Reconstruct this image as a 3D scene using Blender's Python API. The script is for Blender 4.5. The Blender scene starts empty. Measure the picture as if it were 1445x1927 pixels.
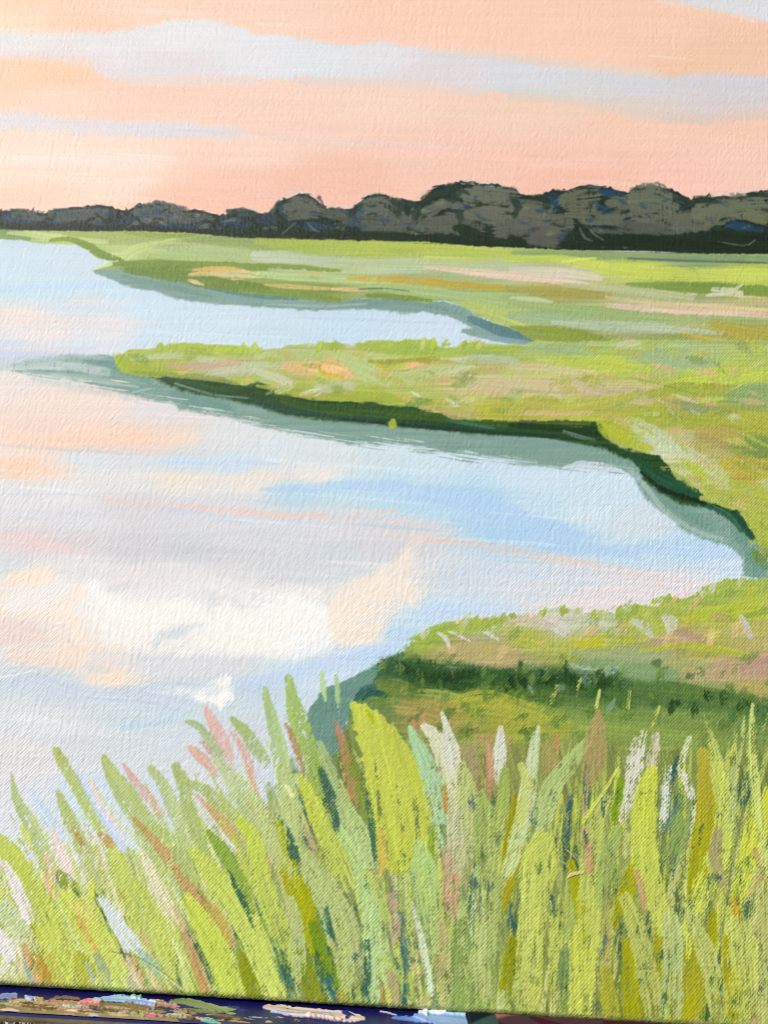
import bpy, math
import numpy as np
from mathutils import Matrix, Vector

# ------------------------------------------------------------------ camera, light, exposure
C = bpy.context.scene.collection
SC = bpy.context.scene
PW, PH = 1445.0, 1927.0              # the photograph's frame, used to measure things on the canvas
FPX = 1606.0                         # focal length in photograph pixels
TILT = math.radians(12.2)
ROLL = math.radians(3.4)
CAM = Vector((0.0, -0.2355, 1.0265))
RC = Matrix.Rotation(math.radians(90) + TILT, 3, 'X') @ Matrix.Rotation(ROLL, 3, 'Z')

cam_data = bpy.data.cameras.new("camera")
cam = bpy.data.objects.new("camera", cam_data)
C.objects.link(cam)
cam.matrix_world = Matrix.Translation(CAM) @ RC.to_4x4()
cam_data.sensor_fit = 'VERTICAL'
cam_data.sensor_height = 24.0
cam_data.lens = 24.0 * FPX / PH
cam_data.clip_start = 0.005
cam_data.clip_end = 500.0
cam_data.dof.use_dof = True
cam_data.dof.focus_distance = 0.233
cam_data.dof.aperture_fstop = 24.0
SC.camera = cam

SUN_DIR = Vector((-0.60, -0.62, 0.56)).normalized()      # towards the sun: high on the left, in front of the canvas
el = math.asin(SUN_DIR.z)
az = math.atan2(SUN_DIR.x, SUN_DIR.y)
world = bpy.data.worlds.new("World")
SC.world = world
world.use_nodes = True
nt = world.node_tree
nt.nodes.clear()
wo = nt.nodes.new('ShaderNodeOutputWorld')
bg = nt.nodes.new('ShaderNodeBackground')
sky = nt.nodes.new('ShaderNodeTexSky')
sky.sky_type = 'NISHITA'
sky.sun_disc = False
sky.sun_elevation = el
sky.sun_rotation = az
bg.inputs['Strength'].default_value = 0.09
nt.links.new(sky.outputs[0], bg.inputs[0])
nt.links.new(bg.outputs[0], wo.inputs[0])
sl = bpy.data.lights.new("sun", 'SUN')
sl.energy = 4.0
sl.angle = math.radians(0.5)
sl.color = (1.0, 0.955, 0.89)
so = bpy.data.objects.new("sun", sl)
C.objects.link(so)
so.rotation_euler = SUN_DIR.to_track_quat('Z', 'Y').to_euler()
so.location = SUN_DIR * 3
SC.view_settings.view_transform = 'Standard'
SC.view_settings.look = 'None'
SC.view_settings.exposure = 0.0
SC.view_settings.gamma = 1.0
SC.cycles.filter_width = 0.95
GAIN = np.array([1.03, 1.028, 0.992], np.float32)   # light on a white patch of the canvas: pigment = seen colour / GAIN

SHEEN = 0.014                        # what the gloss adds to every pigment

# ------------------------------------------------------------------ helpers
def tag(o, label=None, cat=None, group=None, kind=None):
    if label: o['label'] = label
    if cat: o['category'] = cat
    if group: o['group'] = group
    if kind: o['kind'] = kind
    return o

def empty(name, loc, **k):
    o = bpy.data.objects.new(name, None)
    C.objects.link(o)
    o.location = loc
    o.empty_display_size = 0.02
    return tag(o, **k)

def hexc(h):
    """pigment as read off the photograph; the yellow greens are mixed a little duller"""
    c = np.array([int(h[i:i + 2], 16) / 255.0 for i in (0, 2, 4)], np.float32)
    r, g, b = c
    if g > .5 and g >= r * .93 and b < .62 * g:
        if b < .17:
            c = c * np.array([.93, .92, 1.1], np.float32)
        else:
            c = np.array([r * .995, g * .968, b + .10 * (g - b)], np.float32)
    return c

def s2l(c):
    c = np.clip(c, 0, 1)
    return np.where(c <= 0.04045, c / 12.92, ((c + 0.055) / 1.055) ** 2.4)

def sst(a, b, x):
    t = np.clip((x - a) / (b - a), 0, 1)
    return t * t * (3 - 2 * t)

def hsh(ix, iy, seed):
    h = (ix.astype(np.int64) * 374761393 + iy.astype(np.int64) * 668265263 + int(seed) * 974634247) & 0xFFFFFFFF
    h = ((h ^ (h >> 13)) * 1274126177) & 0xFFFFFFFF
    h = h ^ (h >> 16)
    return (h & 0xFFFFFF).astype(np.float32) / float(0xFFFFFF)

def vn(x, y, seed=0):
    """smooth value noise, 0..1"""
    fx = np.floor(x); fy = np.floor(y)
    tx = (x - fx).astype(np.float32); ty = (y - fy).astype(np.float32)
    tx = tx * tx * (3 - 2 * tx); ty = ty * ty * (3 - 2 * ty)
    ix = fx.astype(np.int64); iy = fy.astype(np.int64)
    a = hsh(ix, iy, seed); b = hsh(ix + 1, iy, seed)
    c = hsh(ix, iy + 1, seed); d = hsh(ix + 1, iy + 1, seed)
    return (a * (1 - tx) + b * tx) * (1 - ty) + (c * (1 - tx) + d * tx) * ty

RNP = np.array(RC, np.float64)
CNP = np.array(CAM, np.float64)

def project(P):
    """world points (n,3) -> photograph pixels"""
    q = (P - CNP) @ RNP
    return PW / 2 + FPX * q[..., 0] / -q[..., 2], PH / 2 - FPX * q[..., 1] / -q[..., 2]

def ray(px, py):
    d = np.array([(px - PW / 2) / FPX, -(py - PH / 2) / FPX, -1.0])
    return RNP @ d

def crom(p, step):
    """smooth curve through points p (n,k)"""
    p = np.asarray(p, np.float64)
    if len(p) == 1: return p
    q = np.vstack([2 * p[0] - p[1], p, 2 * p[-1] - p[-2]])
    out = []
    for i in range(1, len(q) - 2):
        L = np.hypot(*(q[i + 1, :2] - q[i, :2]))
        n = max(2, int(L / step))
        t = np.linspace(0, 1, n, endpoint=False)[:, None]
        a, b, c, d = q[i - 1], q[i], q[i + 1], q[i + 2]
        out.append(0.5 * ((2 * b) + (c - a) * t + (2 * a - 5 * b + 4 * c - d) * t * t + (3 * b - a - 3 * c + d) * t ** 3))
    out.append(q[-2][None])
    return np.vstack(out)

class Film:
    """A sheet of paint on a flat support: a fine grid on which the brush strokes are laid one over another,
    each with its own pigment, thickness and bristle marks; at the end it is cut along the strokes into meshes."""
    def __init__(s, org, ax, ay, nx, ny, dx, dy, weave=True):
        s.org, s.ax, s.ay = [np.array(v, np.float64) for v in (org, ax, ay)]
        s.nx, s.ny, s.dx, s.dy = nx, ny, dx, dy
        i = np.arange(nx); j = np.arange(ny)
        P = s.org + (i[None, :, None] * dx) * s.ax + (j[:, None, None] * dy) * s.ay
        u, v = project(P)
        s.U = u.astype(np.float32); s.V = v.astype(np.float32)
        s.nrm = np.cross(s.ax, s.ay)
        s.col = np.full((ny, nx, 3), 0.9, np.float32)
        s.H = np.zeros((ny, nx), np.float32)
        s.fillin = np.zeros((ny, nx), np.float32)
        s.ID = np.zeros((ny, nx), np.int32)
        s.ids = []                           # (name, parent id, label)
        if weave:
            a = vn(i / 90.0, 0 * i, 5)[None, :] * 1.0
            ii = i[None, :] + 0.9 * (vn(i[None, :] / 60.0, j[:, None] / 160.0, 7) - .5) * 2
            jj = j[:, None] + 0.9 * (vn(i[None, :] / 160.0, j[:, None] / 60.0, 8) - .5) * 2
            w = np.cos(math.pi * ii / 2) * np.cos(math.pi * jj / 2)
            tw = hsh(i // 2, 0 * i, 3)[None, :] - .5          # every thread its own thickness
            tf = hsh(j // 2, 0 * j, 4)[:, None] - .5
            rip = np.cos(math.pi * ii) * .25
            dg = vn((ii + jj) / 5.2, (ii - jj) / 2.8, 12) - .5      # neighbouring crossings that stand up together
            gate = .45 + .9 * vn(ii / 70.0, jj / 55.0, 14)           # tighter and slacker patches of cloth
            cell = hsh(np.floor(ii / 2).astype(np.int64), np.floor(jj / 2).astype(np.int64), 21) - .5
            s.W = ((w * (1 + .5 * tw + .5 * tf) * .74 + rip + .45 * tw + .35 * tf) * (.7 + .3 * gate) + .62 * dg * gate + .6 * cell + .9 * (vn(ii / 2.1, jj / 13.0, 31) - .5)
                   + .8 * np.clip(j[:, None] / ny - .3, 0, .5) * 2 * (vn((ii + jj * .4) / 3.6, (jj - ii * .4) / 3.0, 41) - .5)   # coarser slubs towards the top
                   + 1.1 * (vn(i[None, :] / 3.0, j[:, None] / 3.0, 9) - .5)).astype(np.float32)
        else:
            s.W = (2 * vn(i[None, :] / 3.0 + 0 * j[:, None], j[:, None] / 3.0 + 0 * i[None, :], 9) - 1).astype(np.float32)
        s.seed = 11

    def new_id(s, name, parent=-1, label=None):
        s.ids.append((name, parent, label))
        return len(s.ids) - 1

    def win(s, x0, y0, x1, y1):
        """grid window that covers a photograph-pixel box"""
        ii, jj = [], []
        for x, y in ((x0, y0), (x1, y0), (x0, y1), (x1, y1), ((x0 + x1) / 2, y0), ((x0 + x1) / 2, y1)):
            d = ray(x, y)
            den = d @ s.nrm
            t = ((s.org - CNP) @ s.nrm) / den
            if t <= 0: t = 50.0
            q = CNP + d * t - s.org
            ii.append(q @ s.ax / s.dx); jj.append(q @ s.ay / s.dy)
        a = max(0, int(min(ii)) - 1); b = min(s.nx, int(max(ii)) + 2)
        c = max(0, int(min(jj)) - 1); d = min(s.ny, int(max(jj)) + 2)
        return (slice(c, d), slice(a, b)) if a < b and c < d else None

    def put(s, w, a, colr, h=0.0, ident=None, body=None, fill=0.0):
        a3 = a[..., None]
        s.col[w] = s.col[w] * (1 - a3) + colr * a3
        if np.ndim(h) or h:
            s.H[w] += a * h
        if fill:
            s.fillin[w] = s.fillin[w] * (1 - a) + a * fill
        if ident is not None:
            m = (body if body is not None else a) > 0.5
            s.ID[w][m] = ident

    def field(s, pts, sx=2.5, pw=2.6):
        """smooth colour blend through (x, y, hex) samples"""
        P = np.array([(p[0], p[1]) for p in pts], np.float32)
        K = np.array([hexc(p[2]) for p in pts])
        x0, y0, st = -120.0, -160.0, 12.0
        gx = np.arange(x0, 1700, st); gy = np.arange(y0, 2160, st)
        X, Y = np.meshgrid(gx, gy)
        num = np.zeros(X.shape + (3,)); den = np.zeros(X.shape)
        for (px, py), k in zip(P, K):
            r2 = ((X - px) / sx) ** 2 + (Y - py) ** 2 + 60.0
            wt = r2 ** (-pw / 2 * 1.5)
            num += wt[..., None] * k; den += wt
        G = (num / den[..., None]).astype(np.float32)
        def at(U, V):
            fx = np.clip((U - x0) / st, 0, len(gx) - 1.001); fy = np.clip((V - y0) / st, 0, len(gy) - 1.001)
            ix = fx.astype(int); iy = fy.astype(int)
            tx = (fx - ix)[..., None]; ty = (fy - iy)[..., None]
            return (G[iy, ix] * (1 - tx) + G[iy, ix + 1] * tx) * (1 - ty) + (G[iy + 1, ix] * (1 - tx) + G[iy + 1, ix + 1] * tx) * ty
        return at

    def fill(s, poly, c, soft=2.5, rough=2.0, rs=9.0, alpha=1.0, dry=0.0, h=0.0, ident=None, streak=0.02, sdir=0.0, weave_mix=1.0, fillin=0.0, smooth=True):
        """area of paint inside an outline"""
        s.seed += 1
        p = np.array([float(v) for v in poly.split()]).reshape(-1, 2) if isinstance(poly, str) else np.asarray(poly, float)
        m = soft + rough + 4
        w = s.win(p[:, 0].min() - m, p[:, 1].min() - m, p[:, 0].max() + m, p[:, 1].max() + m)
        if w is None: return
        U, V = s.U[w], s.V[w]
        if smooth:
            p = crom(np.vstack([p, p[:1]]), 14)[:-1]
        d2 = np.full(U.shape, 1e9, np.float32); ins = np.zeros(U.shape, bool)
        q = np.roll(p, -1, 0)
        for (x0, y0), (x1, y1) in zip(p.astype(np.float32), q.astype(np.float32)):
            ex, ey = x1 - x0, y1 - y0
            L = ex * ex + ey * ey
            if L < 1e-9: continue
            # distance only where this edge can matter
            t = np.clip(((U - x0) * ex + (V - y0) * ey) / L, 0, 1)
            dd = (U - x0 - t * ex) ** 2 + (V - y0 - t * ey) ** 2
            np.minimum(d2, dd, out=d2)
            if abs(ey) > 1e-9:
                cr = ((y0 <= V) != (y1 <= V)) & (U < x0 + (V - y0) * ex / ey)
                ins ^= cr
        sd = np.sqrt(d2); sd = np.where(ins, sd, -sd)
        if rough:
            sd = sd + rough * (2 * vn(U / rs, V / rs, s.seed) - 1) + rough * .5 * (2 * vn(U / rs * 3, V / rs * 3, s.seed + 50) - 1)
        if weave_mix:
            sd = sd + weave_mix * s.W[w] * .7
        body = sst(-soft, soft, sd)
        a = body * alpha
        ca, sa = math.cos(sdir), math.sin(sdir)
        al = U * ca + V * sa; ac = -U * sa + V * ca
        b = vn(al / 70.0, ac / 2.6, s.seed + 3) * .6 + vn(al / 160.0, ac / 7.0, s.seed + 4) * .4
        if dry:
            qq = .55 * s.W[w] + 1.3 * (b - .5)
            a = a * sst(-.3, .3, qq - (-1.3 + 2.5 * dry))
        k = c(U, V) if callable(c) else hexc(c)
        k = np.clip(k * (1 + streak * 2 * (b - .5))[..., None], 0, 1)
        s.put(w, a.astype(np.float32), k, h * (.7 + .6 * (b - .5)) if h else 0.0, ident, body, fillin)

    def stroke(s, path, c, c1=None, soft=2.2, dry=0.0, dry1=None, alpha=0.96, h=0.03, streak=0.10, rough=0.16, ident=None, ridge=0.5, fillin=0.3, caps=0.8, brist=2.0, ends=.16):
        """one brush stroke along path 'x y width ...' (photograph pixels)"""
        s.seed += 1
        p = np.array([float(v) for v in path.split()]).reshape(-1, 3) if isinstance(path, str) else np.asarray(path, float)
        q = crom(p, 7.0)
        wmax = q[:, 2].max()
        m = wmax / 2 * 1.3 + soft + 3
        w = s.win(q[:, 0].min() - m, q[:, 1].min() - m, q[:, 0].max() + m, q[:, 1].max() + m)
        if w is None: return
        U, V = s.U[w], s.V[w]
        seg = np.hypot(np.diff(q[:, 0]), np.diff(q[:, 1])); cum = np.concatenate([[0], np.cumsum(seg)]); L = cum[-1]
        best = np.full(U.shape, 1e9, np.float32); tt = np.zeros(U.shape, np.float32); lat = np.zeros(U.shape, np.float32); hw = np.ones(U.shape, np.float32)
        over = np.zeros(U.shape, np.float32)
        n = len(q) - 1
        for i in range(n):
            x0, y0, w0 = q[i]; x1, y1, w1 = q[i + 1]
            ex, ey = x1 - x0, y1 - y0
            l2 = ex * ex + ey * ey
            if l2 < 1e-6: continue
            traw = ((U - x0) * ex + (V - y0) * ey) / l2
            t = np.clip(traw, 0, 1)
            ddx = U - x0 - t * ex; ddy = V - y0 - t * ey
            dd = ddx * ddx + ddy * ddy
            k = dd < best
            best = np.where(k, dd, best)
            l = math.sqrt(l2)
            la = ((U - x0) * -ey + (V - y0) * ex) / l
            lat = np.where(k, la, lat)
            tt = np.where(k, cum[i] + t * l, tt)
            hw = np.where(k, (w0 + (w1 - w0) * t) / 2, hw)
            ov = np.zeros_like(t)
            if i == 0: ov = np.where(traw < 0, -traw * l, ov)
            if i == n - 1: ov = np.where(traw > 1, (traw - 1) * l, ov)
            over = np.where(k, ov, over)
        hw = np.maximum(hw, .6)
        sd = s.seed
        sgn = np.sign(lat)
        hwj = hw * (1 + rough * .8 * (2 * vn(tt / 22.0, sgn * 3.3 + sd, sd) - 1) + rough * .5 * (2 * vn(tt / 4.0, sgn * 3.3 + sd, sd + 9) - 1))
        b = vn(lat / brist + 100, tt / 55.0, sd + 1) * .65 + vn(lat / (brist * 2.6) + 50, tt / 110.0, sd + 2) * .35
        endj = caps * hw * (0.35 + 1.3 * b)                     # ragged ends, bristle by bristle
        dist = np.sqrt((over / np.maximum(endj, .5) * hw) ** 2 + lat * lat)
        d = hwj - dist + np.minimum(.9, hw * .12) * s.W[w]
        body = sst(-soft * .5, soft * .5 + .01, d)
        a = body * alpha
        T = tt / max(L, 1)
        dr = dry + ((dry1 if dry1 is not None else dry) - dry) * T
        if dry or dry1:
            away = np.minimum(tt, L - tt) / np.maximum(np.minimum(2.2 * hw + 6, L * .45), 1)    # paint thins out at both ends and along the sides
            dr = dr + ends * np.clip(1 - away, 0, 1) ** 1.5 * (.4 + .6 * T) + .12 * sst(.55, 1.0, np.abs(lat) / hw)
            qq = .62 * s.W[w] + 1.5 * (b - .5) + 1.0 * (vn(U / 13, V / 13, sd + 5) - .5)
            a = a * sst(-.34, .34, qq - (-1.35 + 2.5 * dr))
        k0 = hexc(c)
        k = k0 if c1 is None else k0 + (hexc(c1) - k0) * np.clip(T + .25 * (b - .5), 0, 1)[..., None]
        k = np.clip(k * (1 + streak * 1.6 * (b - .5))[..., None], 0, 1)
        hh = h * (.55 + .9 * b) + h * ridge * sst(.62, .95, np.abs(lat) / hw)
        s.put(w, a.astype(np.float32), k, hh, ident, body, fillin)

    def cut(s, mat, keep=None, bend=None, amp=0.05e-3, hs=1e-3, lift=0.0, root=None, fine=None, blk=4, fill_k=0.35):
        """cut the sheet along its strokes into one mesh per id and link them under root"""
        ny, nx = s.ny, s.nx
        H = s.W * amp * (1 - fill_k * np.clip(s.fillin, 0, 1)) + s.H * hs + lift
        i = np.arange(nx); j = np.arange(ny)
        if bend is None:
            P = s.org + (i[None, :, None] * s.dx) * s.ax + (j[:, None, None] * s.dy) * s.ay + H[..., None] * s.nrm
        else:
            P = bend(i * s.dx, j * s.dy, H)
        P = P.astype(np.float32)
        du = np.gradient(P, axis=1); dv = np.gradient(P, axis=0)
        N = np.cross(du, dv); N /= np.maximum(np.linalg.norm(N, axis=-1, keepdims=True), 1e-12)
        col = np.clip(np.maximum(s2l(s.col) - SHEEN, s2l(s.col) * .42) / GAIN, 0.004, 0.92).astype(np.float32)
        vid = (np.arange(ny)[:, None] * nx + np.arange(nx)[None, :])
        jf, i_f = np.meshgrid(np.arange(ny - 1), np.arange(nx - 1), indexing='ij')
        if fine is not None:
            fb = np.ones((ny - 1, nx - 1), bool) & fine(s.U[:-1, :-1], s.V[:-1, :-1])
            nb, mb = (ny - 1) // blk, (nx - 1) // blk
            fb = fb[:nb * blk, :mb * blk].reshape(nb, blk, mb, blk).any((1, 3))
            big = np.argwhere(~fb)
            fm = np.repeat(np.repeat(fb, blk, 0), blk, 1)
            jf, i_f = np.nonzero(fm)
            q1 = np.stack([vid[jf, i_f], vid[jf, i_f + 1], vid[jf + 1, i_f + 1], vid[jf + 1, i_f]], 1)
            bj, bi = big[:, 0] * blk, big[:, 1] * blk
            q2 = np.stack([vid[bj, bi], vid[bj, bi + blk], vid[bj + blk, bi + blk], vid[bj + blk, bi]], 1)
            fid = np.concatenate([s.ID[jf, i_f], s.ID[bj, bi]])
            Q = np.vstack([q1, q2])
        else:
            jf, i_f = jf.ravel(), i_f.ravel()
            Q = np.stack([vid[jf, i_f], vid[jf, i_f + 1], vid[jf + 1, i_f + 1], vid[jf + 1, i_f]], 1)
            fid = s.ID[jf, i_f].copy()
        if keep is not None:
            k = keep(s.U.ravel()[Q[:, 0]], s.V.ravel()[Q[:, 0]], fid)
            Q, fid = Q[k], fid[k]
        # crumbs too small to be a stroke of their own go back to what they lie on
        cnt = np.bincount(fid, minlength=len(s.ids))
        for k, (nm, par, lb) in enumerate(s.ids):
            if par >= 0 and 0 < cnt[k] < 40:
                fid[fid == k] = par
        order = np.argsort(fid, kind='stable')
        Q, fid = Q[order], fid[order]
        bounds = np.searchsorted(fid, np.arange(len(s.ids) + 1))
        Pf, Nf, Cf = P.reshape(-1, 3), N.reshape(-1, 3), col.reshape(-1, 3)
        objs = {}
        for k, (nm, par, lb) in enumerate(s.ids):
            q = Q[bounds[k]:bounds[k + 1]]
            if len(q) == 0: continue
            uq, inv = np.unique(q.ravel(), return_inverse=True)
            me = bpy.data.meshes.new(nm)
            me.vertices.add(len(uq)); me.loops.add(len(inv)); me.polygons.add(len(q))
            me.vertices.foreach_set('co', Pf[uq].ravel())
            me.loops.foreach_set('vertex_index', inv.astype(np.int32).ravel())
            me.polygons.foreach_set('loop_start', np.arange(0, len(inv), 4, dtype=np.int32))
            me.update(calc_edges=True)
            at = me.attributes.new('pigment', 'FLOAT_COLOR', 'POINT')
            at.data.foreach_set('color', np.hstack([Cf[uq], np.ones((len(uq), 1), np.float32)]).ravel())
            cn = me.attributes.new('custom_normal', 'FLOAT_VECTOR', 'POINT')
            cn.data.foreach_set('vector', Nf[uq].ravel())
            me.materials.append(mat)
            o = bpy.data.objects.new(nm, me)
            C.objects.link(o)
            if lb: o['label'] = lb
            objs[k] = o
        for k, (nm, par, lb) in enumerate(s.ids):
            if k not in objs: continue
            o = objs[k]
            pr = objs.get(par, root) if par >= 0 else root
            o.parent = pr
            base = root.location if root is not None else Vector((0, 0, 0))
            if pr is root:
                o.matrix_parent_inverse = Matrix.Translation(-base)
        return objs

def paint_material(name, rough, spec, coat=0.0):
    m = bpy.data.materials.new(name)
    m.use_nodes = True
    t = m.node_tree
    b = t.nodes['Principled BSDF']
    a = t.nodes.new('ShaderNodeAttribute'); a.attribute_name = 'pigment'
    n = t.nodes.new('ShaderNodeTexNoise'); n.inputs['Scale'].default_value = 900.0; n.inputs['Detail'].default_value = 3.0
    r = t.nodes.new('ShaderNodeMapRange')
    r.inputs['To Min'].default_value = rough - .08; r.inputs['To Max'].default_value = rough + .08
    tc = t.nodes.new('ShaderNodeTexCoord')
    t.links.new(tc.outputs['Object'], n.inputs['Vector'])
    t.links.new(n.outputs['Fac'], r.inputs['Value'])
    t.links.new(a.outputs['Color'], b.inputs['Base Color'])
    t.links.new(r.outputs['Result'], b.inputs['Roughness'])
    b.inputs['Specular IOR Level'].default_value = spec
    return m
WEAVE_AMP = 0.066e-3
PAINT_H = 0.30e-3
# ------------------------------------------------------------------ the canvas: size and grid
CANVAS_X0, CANVAS_X1 = -0.150, 0.152
CANVAS_Z0, CANVAS_Z1 = 0.950, 1.286
ROUND = 0.0020                       # radius of the folded bottom edge
GX, GZ = 0.00021, 0.0002375          # half a thread of the weave
UNDER = 0.0110
FN = Film((CANVAS_X0, 0, CANVAS_Z0 + ROUND - UNDER), (1, 0, 0), (0, 0, 1),
          int((CANVAS_X1 - CANVAS_X0) / GX) // 4 * 4 + 1, int((CANVAS_Z1 - CANVAS_Z0 - ROUND + UNDER) / GZ) // 4 * 4 + 1, GX, GZ)

REG = {}
CUR = [None, None]
def region(name, stroke_name, label=None):
    REG[name] = FN.new_id(name, -1, label)
    CUR[0], CUR[1] = REG[name], stroke_name
def use(name, stroke_name):
    CUR[0], CUR[1] = REG[name], stroke_name
def S(path, c, c1=None, n=False, name=None, label=None, **k):
    """a stroke that is a part of its own (n=True: only blended into the area it lies on)"""
    FN.stroke(path, c, c1, ident=None if n else FN.new_id(name or CUR[1], CUR[0], label), **k)
def A(poly, c, n=True, name=None, label=None, base=False, **k):
    FN.fill(poly, c, ident=CUR[0] if base else (None if n else FN.new_id(name or CUR[1], CUR[0], label)), **k)

ALL = "-600 -460 2200 -460 2200 2500 -600 2500"

# ------------------------------------------------------------------ painted sky
def calm(h, k):
    v = [int(h[i:i + 2], 16) for i in (0, 2, 4)]; m = .3 * v[0] + .55 * v[1] + .15 * v[2]
    return '%02x%02x%02x' % tuple(int(a + (m - a) * k) for a in v)
region('painted_sky', 'cloud_streak', 'peach evening sky painted with pale grey cloud streaks')
f = FN.field([(x, y, calm(h, .03)) for x, y, h in [(0,10,'fdd7b8'),(250,15,'fcd8c2'),(480,20,'fbd7c2'),(750,20,'fbd2ba'),(1000,30,'f9d1b7'),(1250,60,'f8ceb4'),(1400,80,'f5caae'),
 (0,50,'fcdfc6'),(170,48,'fbd2b8'),(700,65,'fbd1bc'),(1100,100,'f9d0b8'),(1300,125,'f4c9ab'),(100,135,'fccfae'),(0,150,'fdd3b4'),(100,190,'fbd8c2'),
 (250,190,'fad4c0'),(480,190,'f9d5c4'),(700,200,'f8d6c4'),(1000,210,'f5d2bd'),(1400,240,'f7cbb5'),(1200,250,'f8cdb8'),(100,280,'fbe1d0'),(200,300,'fbdecc'),
 (480,290,'fad7c5'),(800,290,'f8cdba'),(1100,300,'f8c9b6'),(1400,300,'f8cdbb'),(50,370,'fbd7c0'),(200,350,'fbdeca'),(330,385,'fac8ae'),(470,345,'fac8b4'),
 (560,345,'f8c4ae'),(650,330,'f8c4ae'),(850,320,'f8c9b5'),(1100,330,'f8c2ac'),(1300,340,'fac9b8'),(1440,345,'f8ccba'),(600,250,'f9d2c0'),(20,330,'fbe0cc')]])
A(ALL, f, base=True, soft=3, rough=0, streak=.018, smooth=False)
f = FN.field([(0,80,'e9e6e6'),(200,90,'e9e7e9'),(350,60,'ebeaeb'),(340,130,'e6dfe2'),(480,100,'e8e8ec'),(600,110,'e3e7ec'),(720,110,'e5e4e8'),(820,135,'e0dadd'),
 (800,160,'e4d8da'),(1000,140,'dadce3'),(1010,180,'d9dada'),(1200,160,'d8d8de'),(1200,205,'dfd2c8'),(1400,165,'d6d3db'),(1400,200,'dad0cf'),(150,115,'ecdfdf'),(0,100,'efe6e4')], 2)
A("-100 62 0 61 100 60 170 60 215 60 260 50 310 42 360 36 400 38 440 50 482 62 540 67 590 78 640 82 720 82 760 86 860 100 964 110 1010 120 1090 127 1160 135 1240 142 1340 140 1445 143 1600 150 1600 214 1445 210 1390 214 1330 218 1250 217 1200 213 1130 196 1060 184 960 176 890 170 830 160 760 154 640 151 560 148 480 147 340 144 220 150 195 145 180 128 160 116 100 108 0 102 -100 100",
  f, n=False, soft=7, rough=3.5, rs=20, alpha=.95, weave_mix=3, label='long pale grey cloud streak across the sky')
for p, c in (("180 122 260 150 420 150 480 152", 'e9dcdc'), ("560 153 700 156 830 166 900 176", 'e4d6d2'), ("960 181 1060 190 1140 203 1220 220 1340 225", 'dfd0c4'), ("0 104 100 112 165 120", 'eedcd6'),
             ("1250 222 1350 225 1450 216", 'dccbc3'), ("840 96 960 108 1090 124 1240 139", 'e6d8cf')):
    q = np.array([float(v) for v in p.split()]).reshape(-1, 2)
    S(np.hstack([q, np.full((len(q), 1), 16.)]), c, n=True, soft=11, alpha=.6, h=0, streak=.02, dry=.15)
A("-100 208 0 210 60 213 130 222 200 227 290 229 370 234 430 240 460 249 430 259 370 260 280 260 220 256 130 249 60 243 0 242 -100 240", 'e5dfe4', n=False, soft=9, rough=4, rs=30, alpha=.82, weave_mix=3, label='thin lilac grey cloud streak above the trees')
S("240 243 16 360 247 18 450 252 10", 'dcdbe2', n=True, soft=9, alpha=.45, h=0)
A("1200 -6 1260 2 1310 11 1360 21 1400 31 1445 41 1560 60 1560 -80 1200 -80", 'dfdee1', n=False, soft=5, rough=2, rs=16, weave_mix=1.2, label='pale grey cloud in the top corner')
S("1240 4 8 1320 16 9 1420 39 8", 'eeddd0', n=True, soft=6, alpha=.5, h=0)
S('420 247 12 560 262 16 700 272 18 850 276 8', 'efd6d0', n=True, soft=9, alpha=.4, h=0, dry=.2)
S('-20 300 20 150 305 26 300 310 14', 'fce6da', n=True, soft=14, alpha=.4, h=0)
# faint brush marks
for y, x0, x1, c, w in ((20,250,420,'fbe0d0',14),(44,480,640,'fbdccb',14),(55,0,140,'fde6d2',12),(290,40,330,'fce6d8',30),(330,60,300,'fce4d4',22),(355,0,180,'fbdac6',14),(372,180,330,'fbe2d2',12),(340,1050,1240,'fbd6c8',8),
                        (105,1220,1310,'fae2d4',5),(380,420,520,'f9c4ac',20),(352,600,760,'f7c2ab',22),(350,1000,1160,'f6bfa9',22),(255,1260,1420,'f8cbb8',24),(300,900,1150,'f8cab8',24)):
    S([[x0, y, w * .4], [(x0 + x1) / 2, y + 4, w], [x1, y + 9, w * .4]], c, n=True, soft=w * .45, alpha=.45, h=0, dry=.15)

# ------------------------------------------------------------------ painted tree line
region('painted_tree_line', 'tree_clump', 'dark row of distant trees painted along the horizon')
TOP = "-600 396 -400 398 -200 390 -60 394 0 395 20 396 45 394 55 400 90 402 100 395 130 392 160 389 190 385 210 390 225 398 240 396 262 386 300 382 330 390 345 398 370 395 400 403 425 405 440 398 470 397 482 400 505 405 515 400 520 385 535 375 560 366 580 364 595 375 603 385 615 390 640 394 660 392 670 385 685 374 705 365 725 366 738 377 745 382 760 376 775 378 795 378 805 362 820 352 835 348 848 352 855 343 875 342 905 345 940 350 964 354 972 362 990 368 1015 368 1030 362 1050 357 1070 360 1085 352 1105 348 1130 350 1150 355 1180 363 1195 356 1210 351 1235 350 1260 358 1285 368 1303 379 1310 371 1335 369 1360 371 1390 372 1410 365 1430 360 1445 358 1520 352 1600 366 1700 356 1850 372 2200 376"
BOT = "2200 500 1520 485 1445 483 1350 482 1250 481 1150 477 1080 475 1000 471 950 470 900 468 800 462 700 459 600 455 500 453 440 451 360 442 270 439 180 439 90 438 0 435 -60 434 -600 428"
A(TOP + ' ' + BOT, '28352d', base=True, soft=1.6, rough=1.4, rs=6, h=.05, streak=.10, smooth=False, fillin=.35)
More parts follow.
